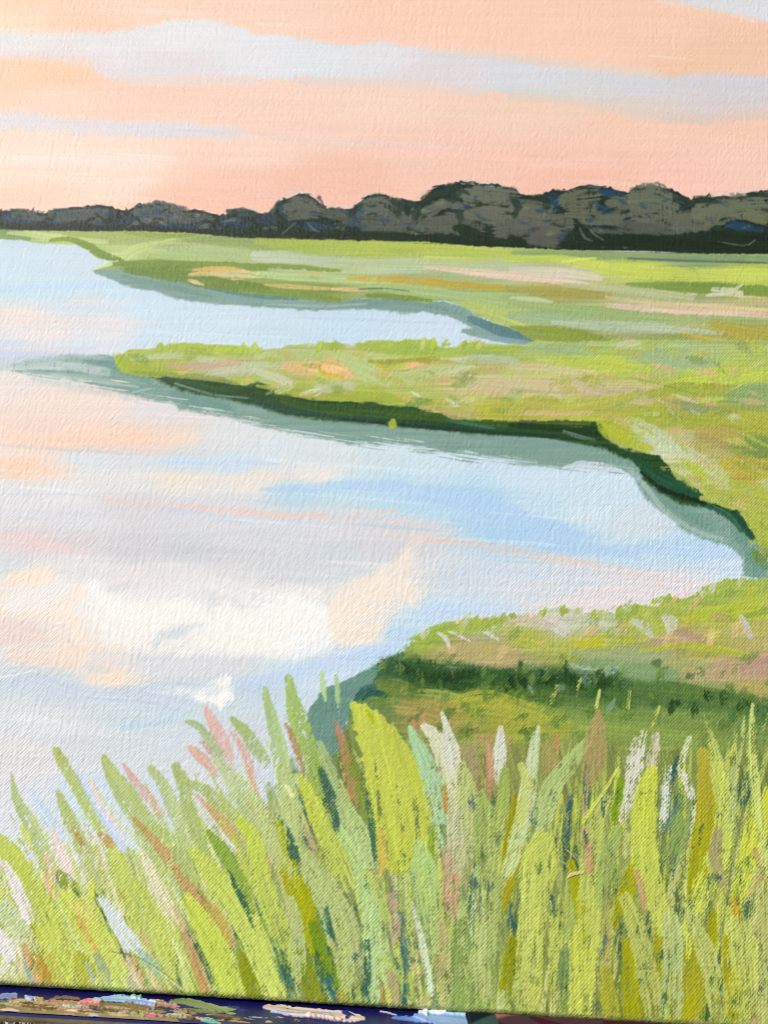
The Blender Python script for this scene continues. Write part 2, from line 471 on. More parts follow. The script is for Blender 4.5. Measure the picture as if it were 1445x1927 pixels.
# dry pale edges where the brush dragged over the sky
for p in ("95 396 4 130 391 5 150 391 4","160 391 4 190 384 6 205 386 4","262 386 5 300 381 8 325 386 6","325 390 6 350 396 8","455 397 5 475 394 7 490 398 4","535 372 5 565 362 6 590 366 5","612 388 5 640 391 6 665 390 4",
          "672 381 5 705 363 7 728 368 5 742 378 3","810 356 4 832 346 5 845 349 4","855 343 8 900 345 12 960 354 10","1300 378 4 1350 366 13 1400 366 12 1420 360 8","1100 349 5 1130 350 9 1140 353 5","1240 352 6 1280 364 6"):
    S(p, 'd6c9c2', n=True, soft=1.5, dry=.55, h=.03, streak=.12, alpha=.85)
NAVY = ["20 400 14 40 412 16 20 424 14", "0 412 18 30 418 18 70 424 14", "105 402 8 130 398 8 150 402 6", "175 415 14 210 424 14", "235 404 16 250 418 22 240 430 16", "290 420 12 340 424 14 390 428 10", "420 412 16 440 428 24 470 432 20",
  "490 412 20 510 410 22 520 425 18", "525 384 14 532 396 16 540 408 14", "545 428 24 560 436 16", "578 402 14 595 398 18 600 390 10", "580 425 20 610 430 22 630 436 14", "600 372 8 606 384 8"]
for p in NAVY: S(p, '33475a', '2f3f4a', dry=.25, soft=3, h=.03, alpha=.8)
for p in ("1128 362 10 1150 364 14 1176 369 9", "1122 388 12 1136 395 16 1152 399 10", "1030 366 12 1046 375 18 1040 392 16", "1352 414 10 1385 424 18 1430 434 12", "858 383 10 900 392 12 950 404 10", "1190 400 9 1210 398 10"):
    S(p, '2f4c68', '2c4558', dry=.12, soft=2.5, h=.05, alpha=.9)
TAUPE = [("28 404 14 60 408 18 85 410 14",'5c5a50'),("95 404 12 150 404 20 215 404 16",'615e53'),("110 414 14 190 412 18",'5b5a50'),("255 400 14 300 396 24 345 402 16",'636054'),("275 412 18 350 412 18 400 412 10",'5d5b51'),
 ("430 402 8 460 402 12 480 406 8",'4c4f48'),("541 396 26 565 392 42 592 396 34",'6a6656'),("545 410 14 580 405 16",'64604f'),("612 402 16 640 406 22 652 412 20",'5b5747'),("640 416 24 680 414 26",'5e5a49'),
 ("680 396 20 705 388 34 735 396 38 748 408 30",'6b6755'),("690 424 30 740 424 36 790 424 28",'625e4e'),("780 398 14 776 410 18",'656050'),("805 404 22 830 396 34 855 398 34",'6a6653'),("800 426 34 860 424 40 900 432 30",'66614f'),
 ("866 366 16 910 368 30 960 374 34",'747059'),("880 380 18 920 388 30 950 392 34",'716c55'),("880 404 18 930 412 28 980 418 30",'6d6853'),("940 436 30 980 432 40 1010 432 40",'655f4f'),("970 396 28 1000 394 30 1030 402 26",'6d6850'),
 ("990 416 38 1030 424 44 1060 420 36",'6b6450'),("1000 446 34 1050 452 30",'665d4f'),("1062 382 28 1080 376 34 1115 372 34",'6f6a50'),("1080 400 34 1110 400 36",'6d684f'),("1100 412 22 1150 414 24 1180 410 24",'6b664f'),
 ("1150 384 20 1190 384 22",'6a664f'),("1195 376 40 1230 374 48 1262 386 44",'726d55'),("1205 404 36 1240 410 44 1272 408 34",'6e6952'),("1170 430 20 1240 436 26 1290 430 22",'5f5b49'),("1280 420 34 1310 420 38 1345 424 34",'6b654f'),
 ("1315 398 30 1360 396 40 1400 390 44 1450 388 50",'747056'),("1330 422 16 1360 412 20",'6d6950'),("1410 406 26 1450 412 28",'76714f'),("1160 444 18 1120 440 20",'565549')]
for p, c in TAUPE:
    c = '%02x%02x%02x' % (int(c[:2], 16) - 8, int(c[2:4], 16) + 2, int(c[4:], 16) + 8)
    p = np.array([float(v) for v in p.split()]).reshape(-1, 3) + np.array([0, -2.5, 3.0])
    S(p, c, soft=5, dry=.14, dry1=.28, h=.05, rough=.25, streak=.08)
tv = np.array([float(v) for v in TOP.split()]).reshape(-1, 2)
r3 = np.random.default_rng(3)
for i in range(190):                                  # leafy, broken tops
    x = r3.uniform(0, 1445); y = float(np.interp(x, tv[:, 0], tv[:, 1])); a = r3.uniform(-.6, .6); L = r3.uniform(4, 9)
    S([[x - L, y + 2 - L * a * .4, 2], [x, y + r3.uniform(-1.5, 3), r3.uniform(3, 6)], [x + L, y + 3 + L * a * .4, 2]], ('2a352c', '33434c', '39423a', '242e20')[i % 4], n=True, dry=.45, soft=1.5, h=.05)
for i in range(280):                                  # loose dabs of blue, grey and near black through the crowns
    x = r3.uniform(0, 1445); y0 = float(np.interp(x, tv[:, 0], tv[:, 1])); y1 = 432 + .032 * x; y = r3.uniform(y0 + 8, y1 - 4); L = r3.uniform(5, 16); sl = r3.uniform(-.7, .7)
    S([[x - L, y - L * sl, 3], [x, y, r3.uniform(5, 12)], [x + L, y + L * sl * .5, 3]], ('34506a', '1d281b', '2f4a60', '223324', '7a7a62', '20301f')[i % 6], n=True, dry=r3.uniform(.4, .6), soft=4, h=.03, alpha=.7)
for p in ("735 378 12 752 384 22 750 398 12 748 408 6", "772 382 10 786 392 14 782 410 12", "795 376 12 812 364 16 840 358 14", "845 352 14 862 360 18 852 378 14", "1000 372 12 1020 372 12 1026 380 10", "966 376 12 975 390 14 968 408 10", "865 400 14 866 412 16",
          "505 404 6 515 396 10 522 384 6", "660 404 12 668 396 14 682 384 6", "1268 374 8 1290 378 12 1300 386 8", "1280 394 8 1296 386 8 1304 384 6", "1306 376 14 1330 376 16 1350 380 8", "1400 368 8 1430 366 9 1450 370 7"):
    S(p, '2f3e34', dry=.24, soft=5, h=.05, streak=.2, name='dark_gap', alpha=.85)
for p in ("-20 426 12 100 430 12 250 431 10 420 440 12", "430 436 16 520 442 18 600 444 12", "530 432 26 545 438 24 560 440 20", "600 440 14 720 444 16 820 450 14", "860 430 18 890 440 20 920 452 16", "800 452 12 900 456 14 980 462 10",
          "960 450 18 985 458 14", "1060 460 16 1150 452 22 1260 456 26 1350 458 28 1450 462 28", "1085 446 20 1130 452 22", "1200 456 24 1300 462 22 1400 466 20", "1340 440 18 1400 446 20 1450 448 18"):
    S(p, '24331b', '25321a', dry=.2, soft=6, h=.07, streak=.3, name='dark_gap', brist=1.6)
for p in ("1090 430 5 1100 448 5 1120 456 3", "1104 424 3 1116 440 4 1135 452 3", "1350 455 3 1400 462 4 1420 452 3", "555 420 3 532 440 3", "580 420 3 590 432 4 600 436 2", "240 428 3 252 420 2"):
    S(p, '6d7a70', n=True, dry=.4, soft=1.2, alpha=.6)

# ------------------------------------------------------------------ painted water
region('painted_water', 'water_streak', 'pale blue and pink creek water painted with reflected clouds')
WP = [(50,470,'d3dff0'),(150,500,'d4dfee'),(30,540,'cee0f0'),(100,540,'cfe0f1'),(250,545,'d1e1f2'),(300,590,'cfdff3'),(150,585,'dadfe8'),(30,600,'f0e2dc'),(100,622,'efe4e0'),(50,630,'eee5e3'),(200,620,'e7e5e9'),
 (400,620,'d5e1f1'),(550,620,'cfdef1'),(650,610,'cbdcf2'),(800,620,'d2ddf0'),(870,610,'d2dcf0'),(30,652,'d6dcec'),(150,650,'dde1ec'),(300,637,'d3def0'),(20,668,'d0d5e8'),(100,700,'d8dedf'),
 (20,720,'eee1db'),(100,750,'f5dfd2'),(200,760,'f3dfd4'),(300,770,'e6dfdf'),(100,800,'f4dbce'),(150,820,'f8d8c4'),(50,832,'f9dac3'),(250,830,'f6d4bf'),(330,825,'f1dbcb'),(420,830,'e2e1e3'),(480,800,'dfe3e5'),(20,847,'f2e3dc'),
 (40,880,'fbd5bc'),(100,888,'f6dece'),(160,870,'dfe3ea'),(250,860,'dee1e8'),(350,867,'d1dcf0'),(450,870,'d2deef'),(480,850,'dce4eb'),(620,860,'dfe5e8'),(720,850,'d4e3ea'),(800,870,'d2e2f0'),(1000,900,'d2e0f2'),(1150,910,'d3dff3'),
 (20,918,'e7e3e5'),(120,916,'e9e7e9'),(250,910,'e6e4e4'),(340,902,'efe4d9'),(480,902,'efe5db'),(600,897,'eee8e2'),(560,925,'c0d6ec'),(650,915,'c6dbef'),(750,920,'c2d8f1'),(900,945,'b3d1f1'),(800,945,'bad5f2'),(960,1000,'b0cff0'),
 (1000,960,'c8dcf1'),(1100,970,'d4e1ef'),(1050,1005,'b6d2ef'),(1200,990,'d6dfea'),(1300,1030,'bdd4ef'),(1370,1060,'d1ddf0'),(1200,1045,'c6d9ee'),(30,960,'e1e1e5'),(150,980,'e0e0e5'),(250,950,'dcd8db'),(350,957,'dbdbe2'),
 (420,970,'dedde3'),(50,1022,'e7d6d6'),(150,1012,'dfd7da'),(250,1030,'d6d4d9'),(350,1040,'d4d5dc'),(480,1030,'dadadf'),(600,1000,'dcdce2'),(640,1040,'d4d8e2'),(700,1030,'d8d7de'),(760,1000,'dfd8d8'),
 (60,1082,'fce8d6'),(20,1062,'dcdfe5'),(150,1070,'e8e4e6'),(150,1112,'f5eee8'),(250,1090,'eee7e6'),(330,1070,'e7e1e1'),(400,1120,'e5e1e3'),(480,1110,'e7e1e1'),(550,1080,'d9d9e1'),(650,1070,'dadbe4'),
 (240,1170,'faf5ed'),(320,1150,'f1eeeb'),(440,1180,'f5f2ef'),(560,1150,'f7f4f0'),(520,1200,'faf7f3'),(600,1130,'ebe5e3'),(660,1150,'faead9'),(720,1120,'f3e7dc'),(760,1090,'ebe3df'),(680,1195,'f6e8da'),
 (40,1185,'efdcd6'),(60,1142,'f9e9d6'),(120,1160,'fae9d9'),(130,1225,'f6e3d4'),(40,1235,'efe0d8'),(200,1215,'f5e8da'),(350,1180,'e0e4e6'),(310,1195,'d2dadd'),(420,1250,'dddde1'),(300,1240,'e0e0e5'),(215,1270,'f4e4d3'),
 (60,1285,'cfdae8'),(20,1265,'d6dee6'),(120,1300,'cfd8e8'),(200,1322,'d7dce6'),(300,1312,'ccd8e8'),(250,1352,'d0dde8'),(30,1340,'dee4e6'),(100,1362,'e2e3e8'),(180,1400,'dbdee6'),(50,1432,'e7e1e1'),(350,1322,'d0d8e8'),
 (480,1292,'c7d8eb'),(540,1270,'cddcf1'),(600,1240,'d0dcf2'),(700,1235,'c5d8f3'),(760,1195,'bfd5f3'),(820,1150,'c8daf3'),(900,1140,'d1ddf0'),(850,1090,'d5dbe6'),(950,1110,'dbdee8'),(1050,1100,'d8dce6'),(1100,1130,'e5dede'),
 (1200,1110,'e5dddd'),(1280,1105,'e5dee3'),(50,1500,'e2e2ea'),(150,1500,'d4e1f3'),(10,1700,'e7e5e3'),(100,1600,'dee3ea'),(300,1450,'dbdee6'),(250,1480,'d3daef'),(430,1400,'d4d9e8')]
def cool(h):                                          # the pale blues lean a little to green
    r, g, b = (int(h[i:i + 2], 16) for i in (0, 2, 4))
    return h if b < r + 8 else '%02x%02x%02x' % (r - 2, int(g + .26 * (b - g)), b - 2)
WP = [(x, y, calm(cool(h), .24 if y > 1040 and x < 620 else .06)) for x, y, h in WP]
f = FN.field(WP, 2.3, 2.8)
A("-600 448 0 450 60 452 140 450 300 452 500 458 800 478 1000 488 2200 520 2200 2300 -600 2300", f, base=True, soft=1.5, rough=1, streak=.02, smooth=False)
# streaks of reflected sky
def streaks(lst, **k):
    for p, c in lst: S(p, c, **k)
streaks([("190 940 5 260 946 9 330 952 12 480 966 16 580 970 16 680 970 14 745 958 6",'f2cbba'),("760 1018 5 850 1018 15 960 1034 20 1080 1058 18 1200 1078 12 1280 1086 4",'f1cdc0'),("0 1012 14 70 1022 18 170 1042 7",'f0d2d2'),
         ("-30 880 44 40 880 38 110 890 8",'fad3b8'),("-30 832 30 100 826 34 240 826 34 350 828 10",'f8d6c2'),("170 896 4 330 897 7 480 902 8 620 896 4",'f3e3d2'),("-30 598 20 80 600 16 220 606 10 310 606 4",'efe0da')],
        soft=9, dry=.30, h=.0, alpha=.52, streak=.03, brist=1.6, rough=.3)
streaks([("490 922 6 620 916 20 760 922 30 900 950 44 1020 990 36 1100 1008 14",'b6d2f1'),("850 980 10 960 1005 26 1080 1030 26 1200 1045 14",'b5d1ef'),("1110 1035 8 1220 1032 22 1320 1038 28 1388 1046 10",'bbd4f0'),("-20 545 10 200 536 14 330 545 6",'c7dcf2'),
         ("300 868 4 400 872 8 520 872 5",'c9d9ef'),("380 1012 4 480 1000 8 600 1010 5",'d4d6dd'),("-20 660 18 60 662 14 180 655 5",'d0d5ea'),("770 1188 10 700 1230 26 590 1260 30 480 1290 26",'c6d9f2'),("790 1152 20 860 1150 18 960 1148 8",'c8d9f2'),("860 1075 10 980 1080 12 1120 1098 10",'cfdaec')],
        soft=7, dry=.18, h=.0, alpha=.7, streak=.03, brist=1.6, rough=.3)
streaks([("40 918 2 110 922 4 160 930 2",'f4f4f6'),("-10 930 3 120 930 3 200 936 2",'ccd4e2'),("480 1010 2 560 1022 2 640 1030 2",'c9ccd2'),("560 916 2 700 926 2 800 928 2",'d7e4f2'),("300 958 10 360 964 14 470 984 8",'d3d8e4'),("200 965 8 300 960 14 380 966 8",'d8d6da'),
         ("240 1040 10 330 1032 18 460 1040 14 520 1044 4",'d4d3d9'),("1060 1060 3 1180 1078 4",'f0dcd6'),("1000 1100 10 1100 1090 12 1260 1092 10",'e3dde0'),("980 1138 6 1080 1140 12 1180 1136 10",'ebdfdc'),("30 700 5 150 690 8",'dfe4e6')],
        soft=3.5, dry=.25, h=.0, alpha=.65, streak=.04, n=True)
# reflected clouds, soft patches of white and cream
r4 = np.random.default_rng(4)
at = FN.field(WP, 2.3, 2.8)
for i in range(260):                                  # dry horizontal brush marks
    x = r4.uniform(-20, 1380); y = r4.uniform(470, 1420); L = r4.uniform(50, 170); w = r4.uniform(2, 8)
    k = at(np.array([[x + r4.normal(0, 60)]]), np.array([[y + r4.normal(0, 22)]]))[0, 0] + r4.normal(0, .022)
    k = np.clip(k + (.02 if i % 3 == 0 else 0), 0, 1)
    sl = np.interp(y, [470, 700, 950, 1300], [.02, .05, .085, .05])
    S([[x - L, y - L * sl, w * .4], [x, y, w], [x + L, y + L * sl, w * .4]], '%02x%02x%02x' % tuple(int(v * 255) for v in k), n=True, dry=r4.uniform(.3, .55), soft=2.5, h=.015, alpha=.6, streak=.03, brist=1.3)
use('painted_water', 'reflected_cloud')
def puff(lst, **k):
    for p, c in lst: S(p, c, **k)
puff([("30 1130 40 110 1120 60 190 1150 60 300 1180 50",'f4eeea'),("175 1100 30 240 1140 60 330 1150 56 420 1165 60 480 1180 64 560 1160 70 600 1170 50",'faf6f1'),("200 1190 40 300 1210 40 400 1215 44 480 1220 40 540 1225 30",'f4f0ec')], soft=22, dry=.12, h=.0, alpha=.85, streak=.02, rough=.4)
puff([("150 1110 26 120 1150 50 130 1200 56 150 1240 40",'fbead9'),("170 1066 20 240 1110 50 330 1100 44 420 1110 40 470 1100 30",'ece7e6'),("180 1150 50 250 1180 70 330 1160 60 420 1190 64 480 1200 60 540 1190 50",'f9f5ef'),("470 1130 40 530 1140 56 590 1160 60 600 1200 50 540 1220 50",'f9f7f3'),
      ("625 1180 24 645 1130 40 700 1110 50 750 1100 46 780 1130 36",'f7e8d9'),("640 1160 30 650 1190 44 690 1190 36 720 1170 18",'faead8'),("752 1060 12 760 1040 14 768 1080 20",'efe0d6'),("20 1090 22 70 1090 26 90 1080 20",'fde8d4'),("-20 1190 60 40 1190 40 70 1200 24",'f1d9d0'),
      ("30 1230 24 100 1240 30 190 1240 40 230 1270 30",'f4e0d0'),("170 1280 20 220 1280 26 235 1250 18",'f8e4d0')],
     soft=16, dry=.2, h=.0, alpha=.66, streak=.03, rough=.35)
puff([("650 1160 34 715 1100 46 768 1046 26",'f6e8da'),("300 1120 30 400 1100 40 470 1130 30",'efebea'),("540 1110 24 590 1120 34",'f4efec')], soft=13, dry=.24, h=.0, alpha=.6, streak=.03, rough=.5)
puff([("180 1236 26 300 1256 34 430 1252 30",'e1e1e6'),("150 1086 18 260 1072 24 390 1080 24",'e7e3e5'),("90 1180 20 130 1190 24",'eee6e2')], soft=14, dry=.28, h=.0, alpha=.55, streak=.03, rough=.5, n=True)
puff([("290 1215 16 310 1195 22 345 1184 16 380 1176 10",'ccd8dc'),("120 1200 10 140 1215 12",'dccfcb'),("160 1255 12 200 1262 20",'d6d6da'),("205 1110 14 250 1100 20",'d9d8dd'),("390 1110 10 400 1130 16 395 1150 14",'dadde2'),("460 1240 12 500 1240 16",'d2dae4')],
     soft=13, dry=.36, h=.0, alpha=.5, streak=.04, n=True)
A("358 1313 384 1309 408 1307 416 1294 410 1278 440 1277 438 1300 436 1318 420 1328 398 1331 384 1322", 'fcf8f3', n=False, soft=7, rough=7, rs=13, weave_mix=5, dry=.2, h=.02)
S('330 1296 10 370 1302 16 420 1288 30 446 1284 14', 'f0f0f0', n=True, soft=9, dry=.3, h=0, alpha=.6)
puff([("280 1300 6 340 1306 8 370 1314 4",'eceef0')], soft=4, dry=.1, h=.02, alpha=.85)
puff([("20 1290 10 60 1278 24 150 1305 30 260 1312 40 350 1325 40",'cfd9e8'),("440 1285 14 470 1290 26 500 1300 14",'c6d7ea'),("230 1372 8 290 1358 24 350 1350 12",'c9dce9'),("0 1350 20 60 1350 20 110 1360 10",'e6e9ea')], soft=8, dry=.15, h=.0, alpha=.6)
puff([("0 1275 3 40 1268 3 62 1262 2",'eef0f2')], soft=1.5, alpha=.8, n=True)
# reflections of the banks
use('painted_water', 'bank_reflection')
A("173 508 230 500 300 510 360 530 482 552 600 560 665 560 749 560 832 566 875 576 892 590 929 608 964 618 1020 626 1060 632 1106 645 1104 654 1040 652 963 649 930 641 900 634 866 626 870 620 886 616 875 610 840 595 800 587 760 590 700 582 640 582 600 585 532 580 482 577 400 572 330 562 290 548 240 538 215 527 190 519",
  '87a49b', n=False, soft=3, rough=1.8, weave_mix=2, streak=.06, smooth=False, h=.03)
streaks([("360 533 6 420 545 10 482 556 10 560 562 8",'628a80'),("640 572 6 720 568 14 800 572 12 870 590 10",'7a9b92'),("500 572 5 600 576 6 690 572 4",'9db5ab'),("885 600 14 940 622 20 990 636 18 1060 642 14 1100 648 8",'5a8083'),("1060 634 10 1080 642 16 1098 648 10",'3f6d70'),
         ("900 632 8 960 640 8 1010 646 6",'88a5ae'),("230 520 6 320 540 12 400 556 12",'7b9c8c')], soft=2.5, dry=.22, h=.03, alpha=.85, n=True)
A("8 690 60 676 150 667 215 668 240 700 300 706 400 730 482 750 640 780 800 800 960 806 1080 820 1160 838 1210 862 1300 930 1390 962 1440 1010 1446 1090 1395 1086 1398 1060 1385 1040 1368 1026 1330 1017 1310 1012 1290 1001 1270 982 1240 962 1215 937 1195 902 1170 882 1150 874 1120 880 1100 873 1060 880 975 874 950 872 900 858 850 855 800 848 760 842 740 840 660 835 600 825 540 815 482 800 440 787 400 780 340 770 325 758 280 752 240 742 160 722 100 704 20 696",
  '84a397', n=False, soft=4.5, rough=2.6, rs=14, weave_mix=2.5, streak=.06, smooth=False, h=.03)
streaks([("20 690 6 100 688 14 180 690 22",'a9bfba'),("60 700 6 140 708 10 220 722 12",'9fb7b0'),("160 680 10 220 690 16 280 715 16",'6f938a'),("-10 694 6 60 692 8 120 694 6",'c4d0cc'),("240 735 8 290 746 8",'7fa097'),("330 745 24 380 758 22 440 770 14",'6f978d'),
         ("100 704 4 170 716 4 260 728 4",'b7c8c2'),("250 738 4 290 730 3",'a5bfc4'),("1215 890 20 1250 930 28 1290 965 24 1340 990 22",'749a8a'),("1180 880 8 1210 910 10 1250 960 10 1310 1000 10 1370 1018 8",'a4bbb2'),("1380 990 22 1412 1030 36 1425 1075 30",'6f9686'),
         ("860 850 6 930 862 8 1010 870 6",'9cb5ac')], soft=4, dry=.28, h=.02, alpha=.8, n=True)
A("759 1228 715 1246 669 1272 640 1285 612 1296 592 1320 578 1345 580 1400 600 1440 650 1440 652 1360 672 1330 690 1315 720 1295 730 1250", '6f9487', n=False, soft=2.5, rough=2, streak=.06, h=.03)
for i in range(90):                                   # the reflections feather out into the water
    x = r4.uniform(20, 1180); y = float(np.interp(x, [20, 240, 440, 660, 850, 1060, 1180], [692, 742, 786, 834, 854, 878, 880])) + r4.normal(0, 6); L = r4.uniform(14, 50); w = r4.uniform(2, 5)
    if i % 2: k = '%02x%02x%02x' % tuple(int(v * 255) for v in at(np.array([[x]]), np.array([[y + 16]]))[0, 0])
    else: k = ('9db5ac', '8aa89d', 'a9bcb6')[i % 3]
    S([[x - L, y - L * .17, 1.5], [x, y, w], [x + L, y + L * .13, 1.5]], k, n=True, dry=.4, soft=1.8, h=.02, alpha=.75)
for p, c in (("-20 690 10 80 684 22 200 700 20", 'c3cfcd'), ("0 676 6 100 672 10 200 674 6", 'c0ccd2'), ("60 712 10 150 730 14 260 752 8", 'c9cfcc')):
    S(p, c, n=True, dry=.34, soft=7, h=.0, alpha=.6)
S("1060 880 5 1090 876 16 1130 880 18 1165 884 5", 'cfdae4', n=True, soft=2, dry=.25, alpha=.8)

# ------------------------------------------------------------------ painted marsh
region('painted_marsh', 'grass_stroke', 'yellow green marsh banks painted between bends of the creek')
MP = [(30,440,'8fad66'),(100,446,'bccd8c'),(200,446,'a2b75c'),(240,478,'c2d884'),(300,442,'a6b862'),(330,470,'b3c48c'),(400,450,'9cb264'),(420,480,'b2c28c'),(300,500,'7f993f'),(420,525,'8aa04a'),(480,470,'a6bb64'),(560,470,'a9c050'),(700,475,'b1c552'),(850,478,'b6c956'),
 (560,495,'bac6a0'),(750,500,'b9c6a0'),(950,500,'c0c7a4'),(560,548,'86a046'),(760,545,'a3b678'),(950,555,'a5ba7c'),(940,595,'b4ca6c'),(1050,480,'a4bd58'),(1300,490,'8fa573'),(1200,505,'c6d855'),(1400,515,'c3d456'),(1300,540,'86a248'),(1050,515,'cfc9b0'),(1050,550,'a9a852'),
 (1250,560,'b5ba8c'),(1300,590,'d6bfa6'),(1050,590,'a3b888'),(1200,615,'b0bf9c'),(1400,628,'b1ad4a'),(1050,635,'93a844'),(1170,655,'b09c7c'),(1400,675,'ab9c6c'),(1280,640,'9cae50')]
f = FN.field(MP, 4, 2.8)
A("-600 430 0 433 90 434 180 435 270 435 360 438 440 447 500 449 600 451 700 455 800 458 900 464 1000 467 1080 471 1150 473 1250 477 1350 478 2200 481 2200 700 1100 680 1000 640 964 618 929 608 892 590 875 576 832 565 802 571 749 562 665 562 642 569 592 562 532 554 482 554 420 546 360 536 340 529 300 521 262 514 230 507 200 507 173 508 195 500 213 490 205 486 185 487 175 479 165 469 142 461 110 460 75 458 40 452 0 450 -600 448",
  f, base=True, soft=1.6, rough=1.0, rs=6, streak=.10, smooth=False, h=.05, fillin=.25)
def G(lst, **k):
    kk = dict(soft=4.0, dry=.20, h=.06, alpha=.88, streak=.09)
    kk.update(k)
    for t in lst: S(t[0], *t[1:], **kk)
G([("-20 437 10 20 438 12 55 449 8",'7f9e58'),("15 438 5 60 441 12 120 449 14 200 455 10",'c2d38e'),("95 452 6 130 450 10 165 462 15 190 478 16 232 491 8",'8aa43a','708c36'),("170 441 8 260 452 20 340 458 24 490 462 16",'adbf74'),("235 438 5 300 445 10 370 443 5",'97ae4a'),
   ("235 486 12 252 472 24 280 462 14 330 452 8",'c6dc82'),("315 470 10 390 474 22 490 478 16",'b6c58e'),("350 452 8 420 454 16 500 462 14",'97ad60'),("176 508 3 200 499 8 222 493 7",'d6e2ac'),("215 497 8 300 498 16 420 500 16 500 505 12",'7d983f'),
   ("235 508 10 320 518 24 400 530 28 500 545 16",'74913c'),("357 517 6 400 512 16 440 515 22 490 519 10",'dec38a','d9d29e'),("365 508 5 410 505 9 460 507 5",'e0b869'),("354 527 4 368 531 8 384 536 3",'efd0aa'),("120 440 5 180 446 7 240 447 5",'a8bd58'),("270 478 10 340 484 14 420 488 8",'b5cb82')])
G([("484 455 14 620 463 24 800 469 26 970 480 18",'acc24c','b8cb52'),("482 482 20 530 484 24 600 490 20 700 494 14",'c5cdb8','b4c49c'),("640 492 10 760 497 18 970 500 16",'bac89c'),("800 502 5 900 513 14 1000 522 14 1110 535 5",'e4ccb6'),("484 499 8 560 503 10 640 510 6",'89a13a'),
   ("555 515 4 590 516 6 612 518 3",'dcb55a'),("484 516 12 560 521 16 660 526 16 770 531 8",'bbcd90'),("655 524 6 720 525 14 800 530 16 880 538 14 970 543 10",'cdae4e','b7a646'),("498 536 5 560 540 9 645 545 4",'d3bb78'),("625 544 4 660 545 8 695 546 4",'dfbb88'),
   ("484 547 10 600 560 14 640 566 8",'829c42'),("690 556 8 740 558 12 810 566 8",'7b9638'),("700 540 8 800 548 18 880 560 18 970 575 14",'aabf84'),("868 572 10 915 582 24 975 604 24",'b8ce6a'),("676 544 3 720 543 3 770 548 2",'5f7c58'),("800 484 6 880 488 8 960 487 5",'c4d66a')])
G([("965 476 8 1100 479 14 1250 484 16 1460 488 16",'8da36e','849b72'),("1180 486 3 1300 491 4 1460 495 4",'5a7068'),("955 488 14 1050 488 16 1100 496 18 1160 508 22 1260 516 26 1340 517 26 1460 516 24",'c6d855','cbdc58'),("1060 494 5 1090 488 5 1120 486 4",'d0e060'),("1180 536 8 1300 541 20 1460 550 22",'83a042','7c9c3e'),
   ("960 508 10 1050 513 16 1130 524 10",'d7d0b8'),("955 525 4 1060 533 6 1200 547 7 1310 554 4",'e5cab4'),("955 544 12 1060 549 16 1150 558 8",'a9a74e'),("1060 536 8 1200 548 16 1300 562 14",'b8bf8e'),("1140 574 6 1230 583 18 1330 589 16 1460 594 14",'dfc4ac'),("1140 560 5 1260 572 10 1460 586 10",'d8c696'),
   ("1335 553 3 1400 558 4 1460 561 3",'eac698'),("1340 545 8 1380 548 14 1330 556 6",'d0cfae'),("958 570 10 1080 584 18 1240 598 20 1460 606 14",'9eb474'),("960 560 6 1010 564 10 1040 569 4",'bfcda0'),("955 594 12 1040 604 20 1130 614 16 1180 620 8",'a3ba90'),("1040 606 8 1130 613 16 1250 620 16 1360 626 8",'bac6a6'),
   ("962 616 6 1060 623 14 1150 640 14 1250 642 8",'8ea33a'),("1340 612 20 1400 624 30 1460 634 30",'b2ae48'),("1140 634 8 1230 640 16 1320 642 10",'95ab52'),("1150 655 14 1178 645 26 1215 656 22 1240 668 10",'b09b7c'),("1215 648 8 1250 650 14 1275 654 8",'b4a678'),("1320 668 14 1390 668 24 1460 684 22",'ac9a6c'),("1280 628 6 1360 645 13 1460 656 12",'c2b054'),("1230 660 8 1300 662 14 1340 668 8",'9aae62')])
# the middle tongue of land and the ground to the right of it
TONGUE = "217 672 225 665 245 660 280 658 320 648 340 646 352 646 354 652 365 646 405 650 412 655 430 650 460 655 482 658 525 655 545 650 560 649 598 650 600 645 635 646 665 648 675 643 720 640 755 642 790 638 822 642 825 650 850 655 880 645 905 642 910 650 950 650 985 648 1010 640 1060 646 1150 640 2200 640 2200 1160 1470 1080 1432 1040 1418 1010 1402 980 1388 962 1362 954 1338 946 1310 921 1275 901 1260 881 1240 859 1200 846 1165 843 1145 821 1130 801 1120 792 1060 790 1000 792 900 790 860 784 815 776 790 767 730 763 700 758 650 756 600 753 560 746 520 731 482 717 470 722 455 727 440 722 420 712 400 715 360 710 330 712 300 703 280 705 255 705 235 700 222 685"
DARKB = "262 700 330 708 420 710 482 714 600 745 760 758 960 776 1060 780 1120 780 1160 820 1240 850 1290 895 1350 935 1400 960 1424 1012 1412 1010 1390 990 1365 972 1340 958 1280 948 1240 928 1210 903 1200 874 1160 855 1130 842 1080 834 1040 824 963 820 900 817 830 810 750 802 700 797 620 792 540 782 482 764 430 752 380 743 340 734"
A(DARKB, '2e4d2a', n=False, name='bank_shadow', weave_mix=2.6, soft=4.5, rough=1.6, rs=7, streak=.22, h=.07, smooth=False, fillin=.4, label='dark green shadow under the middle bank')
